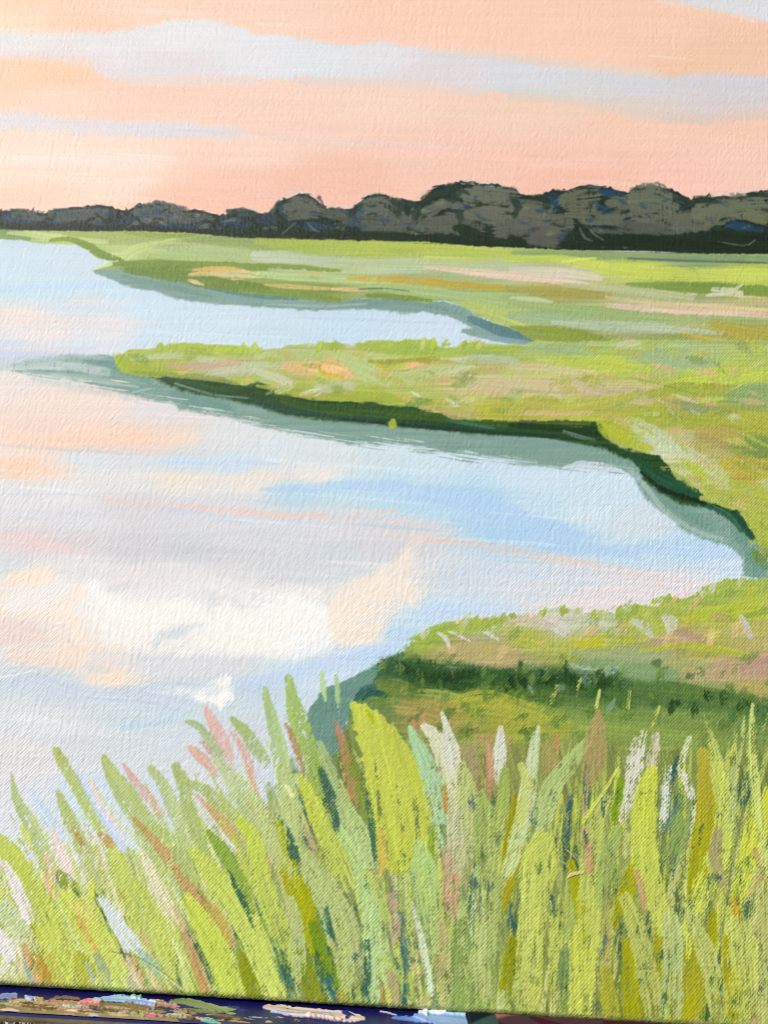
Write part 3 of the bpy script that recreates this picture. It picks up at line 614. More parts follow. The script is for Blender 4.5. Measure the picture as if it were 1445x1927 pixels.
G([("430 742 6 520 764 12 640 784 10 760 796 8 900 808 8 1060 824 8",'2f5047','284638'),("484 738 10 600 768 18 760 780 18 900 792 18 1090 800 14",'3b5b24','445f2a'),("300 712 6 360 724 14 440 740 14 520 752 10",'3a5a3a','2a4a22'),("860 786 6 980 790 9 1110 796 8",'5a6a3a'),("640 788 4 760 800 6 900 812 6 1050 822 5",'1f3a24'),("840 790 5 880 798 7 930 806 4",'3f6e54'),
   ("960 800 10 1050 806 12 1120 816 10",'24391c'),("1060 812 6 1090 822 8 1120 828 4",'66806e'),("1195 866 12 1235 898 24 1300 930 24 1360 962 16",'2d5741'),("1205 888 4 1250 922 9 1310 942 9 1360 956 4",'16301a'),("1375 958 16 1400 990 22 1415 1012 10",'2a5340'),("1330 950 8 1370 970 12 1395 1000 8",'3d6650'),("330 722 4 400 742 4 470 750 3",'7c9a8c'),("1150 836 8 1190 850 12 1230 862 8",'33502c')],
  name='shadow_stroke', dry=.2, streak=.25, brist=1.5)
MP2 = [(230,680,'a9be3c'),(300,665,'b0c555'),(420,660,'aec648'),(300,700,'a3b53c'),(420,685,'c0bb94'),(480,700,'bcc69c'),(560,662,'b6c87c'),(620,690,'e0bd80'),(540,735,'9fb540'),(700,690,'bccb84'),(700,750,'a3b63a'),(800,660,'a4be4c'),(830,700,'d5bf84'),(760,740,'b0bf5c'),(900,660,'a8c14e'),(900,690,'b8bd88'),(920,730,'c8bd90'),(940,770,'b9be40'),
 (1050,655,'a8bd7c'),(1050,685,'bccd55'),(1050,730,'cabd92'),(1050,765,'b9be48'),(1150,690,'bdd04e'),(1150,740,'c4b98a'),(1250,680,'a4b888'),(1350,710,'bdd14e'),(1420,740,'92af64'),(1300,770,'a4b042'),(1180,790,'aab838'),(1400,800,'b0b640'),(1350,830,'b2a95a'),(1420,840,'809c48'),(1150,810,'b0c034'),(1250,840,'c8d0ac'),(1330,890,'c0c888'),(1400,890,'bdae50'),(1400,940,'b2bf4c'),(1430,1000,'aebe46'),(1430,1060,'7c9c48')]
f = FN.field(MP2, 3, 2.8)
use('painted_marsh', 'grass_stroke')
A(TONGUE, f, base=True, soft=2.2, rough=2.2, rs=11, weave_mix=1.6, streak=.12, h=.07, smooth=False, fillin=.25)
G([("222 674 12 236 690 22 300 702 20",'a9c132'),("240 668 8 330 656 14 430 656 14 490 663 10",'b3c857'),("300 655 6 350 651 12 410 656 10 490 659 10",'afca3c'),("250 676 8 330 670 12 410 680 12 490 690 8",'bdc998'),("315 688 6 365 690 15 420 684 14 455 684 8",'c8ab92'),("388 706 8 440 696 15 490 700 14",'c7cca6'),
   ("328 700 4 342 702 8 352 698 4",'d6be60'),("435 712 8 460 716 16 486 712 12",'b0c43e'),("246 700 6 330 706 10 410 714 12 446 722 6",'92a446'),("340 704 4 356 700 4 365 692 3",'cdb48c')])
G([("484 670 10 560 673 17 630 668 16 690 678 10",'bbca82'),("532 690 12 552 690 20 577 692 12",'e0ba80'),("584 692 14 620 687 32 656 702 18",'f1c28c'),("598 690 8 612 704 10 645 710 8",'d6b63c'),("640 678 14 682 692 42 730 714 30",'bccb88'),("600 654 8 625 651 13 645 654 8",'9fbe36'),("676 652 12 740 655 22 824 660 18",'a4bd48'),
   ("694 680 6 750 681 13 824 675 10",'a9a13a'),("708 686 6 722 692 10 738 700 5",'d3bf2c'),("742 690 8 765 688 13 795 684 7",'eec18c'),("790 703 6 812 702 14 836 702 7",'ecba8a'),("690 722 12 760 712 22 830 700 20 890 692 12",'bccb8a'),("826 664 10 890 655 17 970 656 14",'a8c24e'),("866 674 8 915 672 15 970 680 12",'b0bf9e'),
   ("862 697 6 910 696 12 970 692 12",'c3bf60'),("874 722 12 925 726 22 970 735 22",'cabb90'),("482 696 12 512 705 24 545 722 14",'c5cda8'),("555 742 8 600 738 17 645 725 12",'bdc79c'),("596 726 12 630 724 20 664 726 12",'bdc79e'),("484 726 6 540 735 13 600 742 10",'9cae38'),("520 738 8 610 746 16 700 746 17 765 750 10",'a6b838'),
   ("746 744 5 768 752 12 785 760 6",'c7b468'),("816 762 10 855 781 17 905 778 12",'b5ad66'),("895 772 14 940 770 22 980 770 20",'bdc23a'),("768 760 10 790 758 16 815 756 8",'7e9c40'),("560 652 6 580 650 8 598 651 5",'b4cc60'),("738 700 4 730 712 3 716 722 3",'d0da9c')])
G([("566 742 5 585 737 9 605 733 5",'d6dcc6'),("838 751 6 856 760 12 880 754 11 912 744 6",'d2d9c6'),("588 748 4 604 740 5",'cfd7bc'),("775 738 4 790 745 6",'d2d8b8')], dry=.4, soft=1.5, h=.09)
G([("735 806 4 738 800 18 740 792 10",'b2c232')], h=.06)
G([("1180 682 18 1270 674 34 1345 690 26",'a3b888'),("990 657 12 1070 657 20 1115 668 14",'a7bc80'),("1020 676 8 1070 681 18 1150 683 24 1225 696 14",'bdd04c'),("1240 722 18 1330 707 28 1460 706 30",'bcd14a'),("1195 706 10 1240 714 20 1280 730 12",'b5ca5c'),("955 690 10 1020 693 16 1115 702 10",'cfc798'),("955 720 14 1030 724 24 1100 722 20",'cfbe94'),
   ("1080 726 12 1140 740 24 1225 756 18",'c8b98e'),("958 754 14 1050 764 22 1120 757 20 1205 742 12",'b7bd46'),("958 776 8 1030 778 12 1110 776 9",'c5b870'),("1220 742 16 1290 730 24 1395 737 20",'a5b13c'),("1255 756 10 1285 764 22 1350 772 16",'949e6e'),("1375 742 20 1410 742 38 1460 748 38",'93b068'),("1230 772 14 1280 790 26 1345 800 20",'a9b83c'),
   ("1340 782 20 1400 790 32 1460 812 28",'b0b83e'),("1310 806 12 1370 820 26 1430 840 18",'b5a85c'),("1405 826 14 1460 850 34",'7c9a46'),("1128 798 14 1150 820 22 1220 846 18",'b0c030'),("1250 750 10 1300 752 8 1340 764 6",'b6a862'),("1195 712 3 1310 742 3 1330 760 2",'93a646'),
   ("1290 834 12 1330 846 18 1380 858 10",'b5ad6e'),("1360 870 20 1410 880 38 1460 892 38",'bcad4c'),("1280 866 10 1315 890 20 1345 915 14",'b8cb3c'),("1330 918 18 1400 922 36 1460 930 36",'b0bd46'),("1320 938 10 1390 948 20 1460 960 22",'b3bf4e'),("1400 966 16 1430 985 34 1460 1010 34",'b2c148'),("1420 1040 16 1440 1060 30",'6d9240'),("1235 690 8 1260 700 10",'c8d27e'),("1090 700 8 1110 712 16 1120 726 10",'c5bd5c')])
G([("1160 790 14 1200 802 28 1250 828 32 1300 856 30",'c6cdab','c2cca2'),("1320 864 18 1345 890 26 1372 912 18",'c6cfa6'),("1148 826 4 1180 846 5 1225 852 3",'a5ad7c')], dry=.4, h=.06, soft=5, alpha=.8)
# the near bank
NEARB = "2200 1080 1445 1092 1430 1092 1396 1092 1366 1089 1363 1099 1316 1116 1290 1126 1243 1122 1240 1139 1196 1137 1186 1152 1130 1152 1096 1156 1063 1142 1030 1149 996 1156 963 1156 915 1162 882 1166 845 1174 805 1184 782 1202 759 1227 722 1240 715 1262 690 1296 668 1318 655 1345 640 1440 700 1640 2200 1640"
MP3 = [(800,1205,'a0b844'),(900,1180,'b4b988'),(850,1230,'b5a970'),(940,1235,'b7ab78'),(1000,1200,'b5bf50'),(1050,1175,'cacab8'),(1120,1175,'bcc4a4'),(1110,1215,'bcc43a'),(1210,1150,'a9be4c'),(1230,1180,'b4c24c'),(1350,1120,'a7be4e'),(1400,1150,'b4c63e'),(1270,1205,'b8a67c'),(1330,1220,'b5b850'),(1420,1190,'bbb866'),(1350,1260,'b8a67c'),(1430,1260,'b89c80'),
 (1150,1240,'a0ad7c'),(1200,1270,'86a170'),(730,1260,'41634a'),(800,1275,'335026'),(900,1290,'56753a'),(1000,1300,'4c6a34'),(1100,1300,'36542a'),(1250,1310,'66843f'),(1400,1300,'a8a85c'),(1420,1350,'64824a'),(820,1340,'a5a04e'),(920,1330,'aab43a'),(1020,1360,'a3b03e'),(1150,1380,'8ba446'),(1300,1380,'88a446'),(720,1300,'6f8a3e'),(680,1330,'6f8a4a'),
 (700,1450,'9cb24c'),(900,1450,'a0a858'),(1100,1450,'9aa858'),(1300,1450,'93a84c'),(1430,1450,'88a24e')]
f = FN.field(MP3, 2, 2.8)
A(NEARB, f, base=True, soft=2.4, rough=2.4, rs=11, weave_mix=1.8, streak=.12, h=.07, smooth=False, fillin=.25)
G([("1290 1135 12 1350 1108 26 1460 1100 28",'a6bd4c'),("1290 1164 18 1380 1150 32 1460 1140 32",'b5c63c'),("1240 1130 14 1270 1135 22 1300 1142 14",'a8bd4c'),("1196 1150 14 1215 1160 26 1235 1185 16",'b0c150'),("775 1206 16 850 1182 28 940 1172 18",'9db83e'),("826 1226 12 890 1220 22 970 1226 18",'b8ab74'),("844 1242 10 920 1256 18 975 1244 12",'baa87a'),
   ("958 1204 14 1000 1210 22 1030 1222 10",'b5bf46'),("1080 1220 10 1112 1214 22 1136 1196 14",'c0c62c'),("1155 1206 8 1180 1204 14 1206 1206 8",'b4c23c'),("1225 1204 8 1270 1210 16 1325 1200 12",'bfa086'),("1262 1190 6 1290 1192 16 1315 1202 8",'b3987a'),("1335 1210 14 1340 1190 16",'dab688'),("1205 1226 8 1290 1215 14 1405 1232 12",'b6c03e'),
   ("1390 1180 14 1430 1180 24 1460 1185 24",'bab65a'),("1400 1160 10 1440 1150 14",'94ac40'),("1325 1262 14 1360 1256 30 1395 1262 18",'bba280'),("1395 1262 16 1430 1252 30 1460 1256 28",'bb9a84'),("1395 1290 14 1430 1296 30 1460 1300 28",'b6ac5e'),("1075 1226 14 1150 1232 24 1260 1236 18",'a2ad7c'),("1090 1246 18 1170 1258 32 1265 1272 24",'86a170'),
   ("1250 1242 14 1300 1250 22 1340 1252 14",'a8ad70'),("1380 1290 10 1340 1292 24 1300 1290 18",'a0a862'),("1370 1165 16 1345 1160 18",'b9a868')])
G([("1020 1168 14 1045 1176 26 1065 1190 16",'d0cdc0'),("975 1172 12 1010 1172 20 1040 1180 12",'ccc3aa'),("1250 1160 14 1262 1172 26 1260 1190 14",'cfd0c0'),("1190 1168 10 1212 1180 22 1225 1196 10",'c0c6b2'),("1090 1166 12 1120 1168 18 1150 1190 12",'c4c9ae'),("1393 1160 8 1402 1178 16 1412 1200 10",'c5cbbe'),("960 1165 10 985 1162 12",'ddbfa6')], dry=.12, soft=3, h=.05)
G([("822 1190 5 838 1200 9 846 1222 4",'d3d6c8'),("844 1188 4 862 1194 9 884 1206 4",'d3d6c8'),("905 1186 5 925 1196 9 938 1204 5",'cfd3c2'),("930 1180 10 928 1200 8",'d0d4c4')], dry=.38, soft=1.5, h=.06)
for x, y in ((905,1163),(920,1160),(945,1158),(860,1166),(875,1164),(1000,1155),(1020,1152),(1085,1146),(1120,1146),(1150,1142),(1170,1146),(1040,1165),(1290,1118),(1240,1095)):
    S("%d %d 6 %d %d 5" % (x, y + 5, x + 3, y - 4), 'f0bfae', n=True, dry=.45, soft=1.2, h=.03)
use('painted_marsh', 'grass_clump')
for q, c in (("730 1262 50 830 1275 56 960 1285 50 1090 1290 56 1180 1300 40", '486a3c'), ("1000 1300 40 1150 1310 60 1300 1322 60 1460 1345 60", '5d7b42'), ("900 1330 30 1060 1345 40 1250 1360 50 1460 1375 50", '7d9a48'), ("1080 1290 30 1140 1296 40 1200 1300 30", '38572e')):
    S(q, c, n=True, dry=.2, soft=22, h=.03, alpha=.75, streak=.18)
G([("722 1252 20 750 1256 36 785 1266 34",'3d6147','3f6340'),("792 1268 18 825 1276 28 895 1262 20",'2b4722'),("815 1258 8 850 1256 15 905 1260 12",'4b6b54'),("826 1290 14 860 1292 20 890 1290 12",'2c4a1c'),("718 1288 16 745 1292 28 780 1302 20",'71893a'),("955 1292 30 985 1290 48 975 1306 36",'5c7a34'),("928 1272 14 955 1268 24",'4b6a36'),("1000 1306 24 1025 1304 42 1045 1318 30",'4f6d34'),
   ("1060 1246 12 1072 1266 17 1092 1290 12",'34541e'),("1010 1282 8 1055 1278 14 1100 1292 12",'2a4626'),("1085 1290 12 1130 1284 22 1180 1292 18",'304e28'),("1165 1296 22 1250 1300 36 1365 1312 28",'628040'),("1235 1312 18 1290 1320 26 1330 1330 16",'5a7846'),("1395 1344 18 1460 1348 44",'5b7b4a'),("1150 1310 30 1180 1326 24",'4d6e36')],
  dry=.26, streak=.2, h=.06)
G([("995 1248 12 1015 1264 22 1050 1272 16 1070 1266 6",'8ca28e'),("1070 1252 14 1090 1266 24 1125 1268 24 1160 1260 12",'95ad96'),("1150 1262 16 1160 1280 24 1172 1298 14",'5c786e'),("800 1250 6 840 1254 10 900 1262 6",'7d9684')], dry=.36, streak=.4, brist=1.1, h=.05, soft=6, alpha=.72, name='bristle_swirl')
G([("790 1304 16 830 1306 30 870 1316 20",'9cb04a'),("850 1326 24 920 1314 46 1010 1344 36",'b0b638'),("990 1350 18 1040 1350 30 1070 1360 18",'a6b43e'),("755 1330 30 820 1340 52 850 1370 36",'a79f50'),("890 1350 24 960 1360 36 1010 1374 24",'a8ad3a'),("1080 1340 18 1130 1350 40 1190 1360 30",'7f9c44'),("1200 1350 24 1290 1352 36 1400 1352 24",'7d9a46'),("1100 1370 26 1200 1380 36 1330 1390 30",'8ea84a')],
  dry=.30, streak=.16, h=.05, soft=12, alpha=.8)
G([("778 1352 8 780 1372 14 774 1390 8",'c48e6a'),("796 1340 6 798 1362 10 795 1376 5",'c79270'),("900 1390 14 930 1392 26 960 1396 16",'b09a66'),("868 1370 8 900 1368 12",'b09c5a')], dry=.3, n=True, soft=4)
S("668 1318 8 684 1300 18 704 1292 12", '3f6c60', dry=.1, streak=.4, brist=1.2, h=.06)
S("682 1316 6 700 1304 12 724 1308 12", '2f5a4c', dry=.1, streak=.4, brist=1.2, h=.06)

# short loose dabs over the banks, and ragged grass along their upper edges
def inside(poly, x, y):
    q = np.roll(poly, -1, 0); c = ((poly[:, 1] <= y) != (q[:, 1] <= y)) & (x < poly[:, 0] + (y - poly[:, 1]) * (q[:, 0] - poly[:, 0]) / np.where(q[:, 1] == poly[:, 1], 1e-9, q[:, 1] - poly[:, 1]))
    return c.sum() % 2 == 1
def poly_of(t): return np.array([float(v) for v in t.split()]).reshape(-1, 2)
TP, NP_ = poly_of(TONGUE), poly_of(NEARB)
r6 = np.random.default_rng(6)
LIME = ['b8cb4e', 'a4bb46', 'c6d45e', '93a83c', 'c3c890', 'd6b98a', 'bdb458', '86a04a', 'cdd3b4', 'aebf5c', 'c9b07c', 'b4b83a']
n = 0
while n < 170:
    x, y = r6.uniform(225, 1450), r6.uniform(640, 1060)
    if not inside(TP, x, y): continue
    n += 1
    L = r6.uniform(12, 32); a = r6.normal(.08, .2) if x < 1100 else r6.normal(.3, .3)
    S([[x - L, y - L * a, 5], [x, y, r6.uniform(8, 20)], [x + L * .8, y + L * a, 6]], LIME[r6.integers(12)], n=True, dry=r6.uniform(.3, .5), soft=6, h=.05, alpha=.6)
n = 0
while n < 150:
    x, y = r6.uniform(720, 1450), r6.uniform(1100, 1400)
    if not inside(NP_, x, y): continue
    n += 1
    L = r6.uniform(12, 26) if y > 1235 else r6.uniform(10, 26); a = r6.normal(-.9, .7)
    if y < 1235: c = LIME[r6.integers(12)]
    elif y < 1300 or x < 1000: c = ['4f6e36', '6f8c40', '7f9a44', '446432', '5d7b38', '8a9a44', '3f5c30'][r6.integers(7)]
    else: c = ['5f7d3a', '6d8a42', '7f9a44', '557338'][r6.integers(4)]
    S([[x - L * .5, y - L * a * .4, 6], [x, y, r6.uniform(12, 30)], [x + L * .5, y + L * a * .4, 7]], c, n=True, dry=r6.uniform(.34, .52), soft=6, h=.05, alpha=.62, streak=.2)
for q, c, a in (("735 1256 30 820 1268 44 930 1276 40 1060 1276 34 1180 1292 26", '33542f', .7), ("1150 1296 30 1260 1306 44 1360 1322 44 1460 1338 40", '567740', .7), ("790 1272 14 850 1274 20 900 1266 12", '28431f', .8), ("1015 1284 10 1060 1274 18 1110 1288 14 1160 1286 12", '2c4a26', .8)):
    S(q, c, n=True, dry=.26, soft=12, h=.03, alpha=a, streak=.18)
for i in range(70):
    x = r6.uniform(730, 1445); y = float(np.interp(x, [730, 900, 1060, 1180, 1445], [1262, 1276, 1278, 1292, 1335])) + r6.normal(0, 14); L = r6.uniform(8, 20); a = r6.normal(0, .7)
    S([[x - L * a * .6, y - L * .7, 5], [x, y, r6.uniform(9, 24)], [x + L * a * .6, y + L * .8, 6]], ['2b4724', '6f8c40', '47683a', '7d9684' if x > 960 and x < 1200 else '5d7b38', '213a1e'][i % 5], n=True, dry=r6.uniform(.34, .5), soft=5, h=.05, alpha=.75, streak=.25, brist=1.4)
for i in range(16):
    x = r6.uniform(300, 960) ; y = float(np.interp(x, [217, 245, 320, 365, 430, 545, 665, 755, 822, 880, 960], [672, 660, 648, 646, 650, 650, 648, 642, 643, 646, 648]))
    hgt = r6.uniform(3, 9)
    S([[x + 1, y - hgt * .6, 7], [x, y + 2, r6.uniform(8, 22)], [x - 3, y + hgt + 4, 8]], ['b4cf3c', 'a6c23c', 'bdd06a', '9cb83c'][i % 4], n=True, dry=.25, soft=1.5, h=.06)
for i in range(26):
    x = r6.uniform(725, 1445); y = float(np.interp(x, [722, 760, 805, 882, 963, 1063, 1130, 1190, 1243, 1316, 1366, 1445], [1240, 1227, 1185, 1167, 1157, 1144, 1153, 1142, 1124, 1116, 1092, 1093]))
    hgt = r6.uniform(4, 12)
    S([[x + 2, y - hgt * .5, 6], [x, y + 2, r6.uniform(8, 20)], [x - 3, y + hgt + 4, 7]], ['a9c048', '98b246', 'b9c486', 'c6c8a8'][i % 4] if x > 790 else '4a7050', n=True, dry=.3, soft=1.5, h=.06)
# ------------------------------------------------------------------ painted reeds in the foreground
region('painted_reeds', 'reed_blade', 'tall yellow green reeds painted across the foreground')
RP = [(20,1640,'c9d88c'),(20,1720,'c6d49a'),(20,1800,'d6d8bc'),(100,1700,'c8d66a'),(100,1820,'b9c458'),(200,1650,'c0d07c'),(200,1750,'c4d260'),(200,1850,'b4c460'),(300,1600,'bccb88'),(300,1700,'c8cf90'),(300,1830,'b0c06c'),(400,1560,'b8cb88'),(400,1700,'b8ce5c'),(400,1850,'a6b83e'),
      (480,1560,'b8c884'),(520,1650,'b4c66c'),(520,1800,'9cb44c'),(600,1480,'7f9a5c'),(600,1600,'a9bf68'),(600,1750,'9ab454'),(600,1860,'86a04a'),(700,1450,'8aa24a'),(700,1650,'a9c270'),(700,1800,'9ab870'),(800,1450,'b0b478'),(800,1600,'a0b868'),(800,1750,'a0b46c'),(800,1880,'96ac5c'),
      (900,1450,'a8aa5a'),(900,1600,'9eb464'),(900,1750,'98ac5c'),(900,1880,'94ac50'),(1000,1450,'a4b458'),(1000,1600,'b0c468'),(1000,1800,'a8bc58'),(1100,1450,'a0b058'),(1100,1600,'9aae60'),(1100,1750,'b0be54'),(1100,1900,'a2b24e'),(1200,1430,'98ac50'),(1200,1600,'a6b85c'),(1200,1750,'aab854'),(1200,1900,'a0ac40'),
      (1300,1430,'92aa4c'),(1300,1600,'96a854'),(1300,1750,'9eaf58'),(1300,1900,'a2ac3c'),(1400,1430,'90a650'),(1400,1600,'a0b05a'),(1400,1750,'9cae5c'),(1400,1900,'a6b654')]
f = FN.field(RP, 1.4, 2.6)
A("-600 1640 -60 1640 0 1640 60 1630 120 1660 170 1640 230 1600 290 1560 350 1540 420 1500 470 1500 540 1490 580 1440 620 1420 660 1380 720 1400 780 1400 860 1400 940 1420 1040 1400 1140 1410 1240 1420 1340 1400 1460 1420 2200 1420 2200 2500 -600 2500",
  lambda U, V: f(U, V) * np.interp(U, [250, 650], [1, .86])[..., None], base=True, soft=26, rough=26, rs=22, streak=.22, weave_mix=9, sdir=1.35, h=.04, smooth=False)
rng = np.random.default_rng(5)
# dark underpaint that shows between the blades
UNDER_C = ['35594f', '44663f', '55743c', '305560', '6f8a3c', '3f5c34']
def lean(x):                      # the blades fan out: left ones lean left, right ones lean right
    return np.interp(x, [0, 350, 650, 800, 1000, 1200, 1445], [-.50, -.52, -.30, -.08, .05, .10, .22])
for i in range(220):
    x = rng.uniform(360, 1460) if i % 5 else rng.uniform(60, 400); y = rng.uniform(1470 if x > 560 else 1660, 1905); L = rng.uniform(40, 110)
    k = lean(x) + rng.normal(0, .08)
    S([[x + k * L / 2, y - L / 2, 6], [x, y, rng.uniform(14, 30)], [x - k * L / 2, y + L / 2, 8]], UNDER_C[rng.integers(6)], n=True, dry=rng.uniform(.36, .6), soft=6, h=.02, alpha=.8, streak=.2)
# many thin half-dry strokes between the big ones
MIDC = [['c6d460','bccc6c','d2dc9c','cbdd52','dcdcbe','b0c654','cdb48c'], ['bccb5e','c9d852','aec25a','c0cf7c','9cb446','c4b080'], ['bfcc50','cad84c','b0be48','bcc870','a4b448','bcaa74']]
for i in range(500):
    x = rng.uniform(-150, 1660)
    top = np.interp(x, [0, 200, 400, 560, 640, 900, 1445], [1600, 1560, 1480, 1440, 1440, 1470, 1420])
    y = rng.uniform(top + 30, 1925); L = rng.uniform(110, 260) * (.7 + .5 * (y - 1400) / 500)
    k = lean(x) + rng.normal(0, .09); bow = rng.normal(0, 4)
    cs = MIDC[0 if x < 450 else (1 if x < 950 else 2)]
    S([[x + k * L / 2, y - L / 2, 3], [x + bow, y, rng.uniform(8, 22)], [x - k * L / 2 * .7, y + L / 2, 4]], cs[rng.integers(len(cs))], n=True, dry=rng.uniform(.34, .62), soft=3, h=.05, alpha=.85, streak=.14)

# from here on the strokes are queued: dark gaps and olive hollows go down first, the light blades over them
QUEUE = []
S_now, A_now = S, A
def later(fn, layer, a, k): QUEUE.append((layer, len(QUEUE), tuple(CUR), fn, a, k))
def S(*a, **k): later(S_now, k.pop('layer', 2), a, k)
def A(*a, **k): later(A_now, 2, a, k)
def R_(lst, **k):
    kk = dict(soft=3.4, ends=.22, dry=.14, dry1=.34, h=.09, alpha=.94, streak=.11, fillin=.35)
    kk.update(k)
    wide = 1.16
    if kk.get('name') == 'dark_gap':
        kk['dry'] += .17; kk['soft'] = 6; wide = 1.6
    else:
        kk['dry'] += .0; kk['dry1'] = (kk['dry1'] or kk['dry']) + .08
    for t in lst:
        q = np.array([float(v) for v in t[0].split()]).reshape(-1, 3)
        q[:, 2] = q[:, 2] * wide + (1 if wide < 1.5 else 3)
        c = [int(t[1][i:i + 2], 16) for i in (0, 2, 4)]
        k2 = dict(kk); ly = 2
        if wide > 1.5: ly = 0
        elif c[2] < 0x34: ly = 1
        if c[0] > c[1] + 18: k2['alpha'] = .78 if q[0, 0] > 500 else .62; k2['soft'] = 4.5; q[:, 2] *= .95 if q[0, 0] > 500 else .82
        elif ly == 2 and q[0, 0] < 480 and q[0, 1] < 1500:          # tips over the water, thinner paint
            mixed = ['%02x%02x%02x' % tuple(int(int(h[i:i + 2], 16) * .66 + m * .34) for i, m in ((0, 0xc6), (2, 0xd4), (4, 0x92))) for h in t[1:]]
            t = (t[0], *mixed); k2['alpha'] = .84; k2['soft'] = 5
        if ly < 2 and q[0, 1] > 1480:
            dv = (q[-1] - q[0]) * .22; dv[2] = 0
            q[0] -= dv; q[-1] += dv * 1.4
        S(q, *t[1:], layer=ly, **k2)
# a pass of thin, half-dry strokes that ties the blades together
TOPC = [['cddc6a','dbe0b0','c2d468','e2e0cc','b4c85c','c6d890'], ['c4d468','b8d088','d0dca0','c9d84e','a9c05a'], ['cbd75c','bfcf5a','d0dc80','b4c458','c9d440']]
for i in range(500):
    x = rng.uniform(-150, 1660)
    top = np.interp(x, [0, 200, 400, 560, 640, 900, 1445], [1560, 1500, 1440, 1380, 1400, 1440, 1400])
    y = rng.uniform(top + 40, 1925); L = rng.uniform(90, 240)
    k = lean(x) + rng.normal(0, .08)
    cs = TOPC[0 if x < 450 else (1 if x < 950 else 2)]
    S([[x + k * L / 2, y - L / 2, 3], [x + rng.normal(0, 3), y, rng.uniform(5, 15)], [x - k * L / 2 * .8, y + L / 2, 4]], cs[rng.integers(len(cs))], n=True, dry=rng.uniform(.42, .62), soft=2.5, h=.05, alpha=.75, streak=.12, layer=1)
# water gaps between the left-hand blades
use('painted_water', 'water_streak')
for p, c in (("60 1490 14 85 1530 22 120 1580 18",'cfdcec'),("140 1450 10 165 1490 20 200 1550 22 235 1600 10",'cdd9f0'),("100 1560 10 118 1610 24 135 1655 14",'ead9d3'),("225 1560 10 245 1585 16 262 1600 8",'d8e4ec'),("60 1650 6 80 1670 8",'dfe4ea')):
    S(p, c, n=True, soft=5, dry=.15, h=.02, alpha=.9)
use('painted_reeds', 'reed_blade')
# left fan
R_([("23 1458 4 32 1505 14 54 1545 22 80 1600 26 110 1660 22",'a3c062','b0c676'),("106 1410 12 122 1440 18 142 1475 18 170 1530 16 215 1600 14",'a6bc3a','b9cd80'),("110 1490 8 124 1525 18 145 1570 22 175 1630 26 205 1690 18",'a6be48','bccc72'),
    ("196 1424 10 212 1458 22 240 1500 34 270 1545 36 310 1610 34 352 1690 22",'a4bf46','b2c870'),("284 1445 12 308 1478 20 330 1530 24 362 1600 24",'a6bf68','bfcb90'),("330 1440 14 345 1475 20 362 1540 24 380 1600 24 415 1660 16",'9ab648','aabf58'),
    ("-10 1575 20 24 1612 34 52 1670 48 82 1735 52 112 1800 46 130 1850 36",'c2d552','c8da50'),("40 1555 6 52 1575 12 60 1600 8",'d0e06a'),("205 1590 10 226 1630 24 255 1700 28 300 1790 28 335 1860 24",'c4d85c','bccd66'),
    ("350 1470 10 395 1492 18 430 1530 22 472 1575 18",'a2bc58','aec468'),("-10 1700 24 35 1740 34 62 1800 28",'c3d29e','cbd4ac'),("30 1660 10 60 1700 14 75 1740 10",'b9cc62')])
R_([("128 1690 26 155 1730 42 185 1785 52 215 1845 54 230 1880 40",'cadb56','c6d862'),("170 1662 5 174 1668 8 172 1690 10",'d2e34a')], dry=.08, dry1=.25, h=.11)
R_([("148 1700 24 165 1720 26 180 1740 12",'d6d96a'),("182 1795 12 196 1830 18 206 1865 16",'a3b182'),("112 1642 12 126 1660 20 142 1674 10",'94a83a'),("52 1736 16 70 1775 26 88 1835 22",'a6a61c','b0a63a'),("148 1795 16 162 1830 34 172 1870 34",'aebc34','b4be48'),("95 1800 14 105 1840 22 115 1870 18",'bcc44e'),
    ("330 1600 14 352 1650 20 380 1700 16",'b0c46e'),("258 1660 10 278 1700 20 305 1760 24 330 1830 24",'c2d35a'),("390 1480 8 402 1530 16 412 1580 14",'a9c05e')])
R_([("232 1437 5 255 1470 16 285 1505 20 312 1545 14",'d9997e','deb49c'),("252 1540 8 280 1572 16 315 1612 24 335 1640 18",'bd8a56','cf906c'),("330 1636 10 352 1672 16 385 1712 18 410 1740 14",'c8925e','c99a6c'),("138 1556 6 150 1580 11 166 1602 6",'b28a48'),("188 1568 10 200 1580 18 214 1592 14",'c0835e'),
    ("45 1780 14 62 1815 20 78 1850 20 88 1875 14",'cf9a6c','cf985e'),("75 1800 8 90 1835 14 98 1860 12",'c08c3c'),("345 1755 14 362 1790 22 378 1840 22 390 1880 18",'c8946a','c98e66'),("238 1788 6 258 1820 12 276 1866 8",'d2a26e'),("232 1684 6 246 1706 14 258 1730 8",'a99628'),("145 1725 12 165 1760 14 185 1790 8",'cf9a58')], dry=.2, dry1=.35)
R_([("86 1600 8 96 1630 18 102 1658 12",'efc6b0'),("82 1640 5 92 1665 12 104 1692 6",'f0bd96'),("170 1465 8 185 1500 14 206 1540 10",'f0d6c6'),("268 1600 6 285 1640 20 305 1690 26 335 1745 20",'e2dcbc','ddd9b0'),("200 1520 5 222 1555 8 240 1580 4",'f3dac8')], dry=.2, h=.06)
R_([("9 1624 8 24 1650 16 40 1690 20 56 1728 18",'eae4e3','e6e0e2'),("192 1690 12 218 1732 22 248 1775 26 268 1796 14",'dbe0e0','d0dcdf'),("-5 1755 18 8 1780 30 18 1800 24",'e6e4de'),("-5 1820 20 20 1830 24",'dddcc0')], dry=.14, dry1=.2, h=.08)
R_([("262 1790 12 285 1815 18 305 1840 12",'a3c0ac','9dbb94'),("240 1840 10 262 1870 14",'b2b48c'),("50 1820 6 60 1850 8",'9ab4ac'),("165 1810 6 178 1850 8",'a3b8a8')], dry=.3, h=.05)
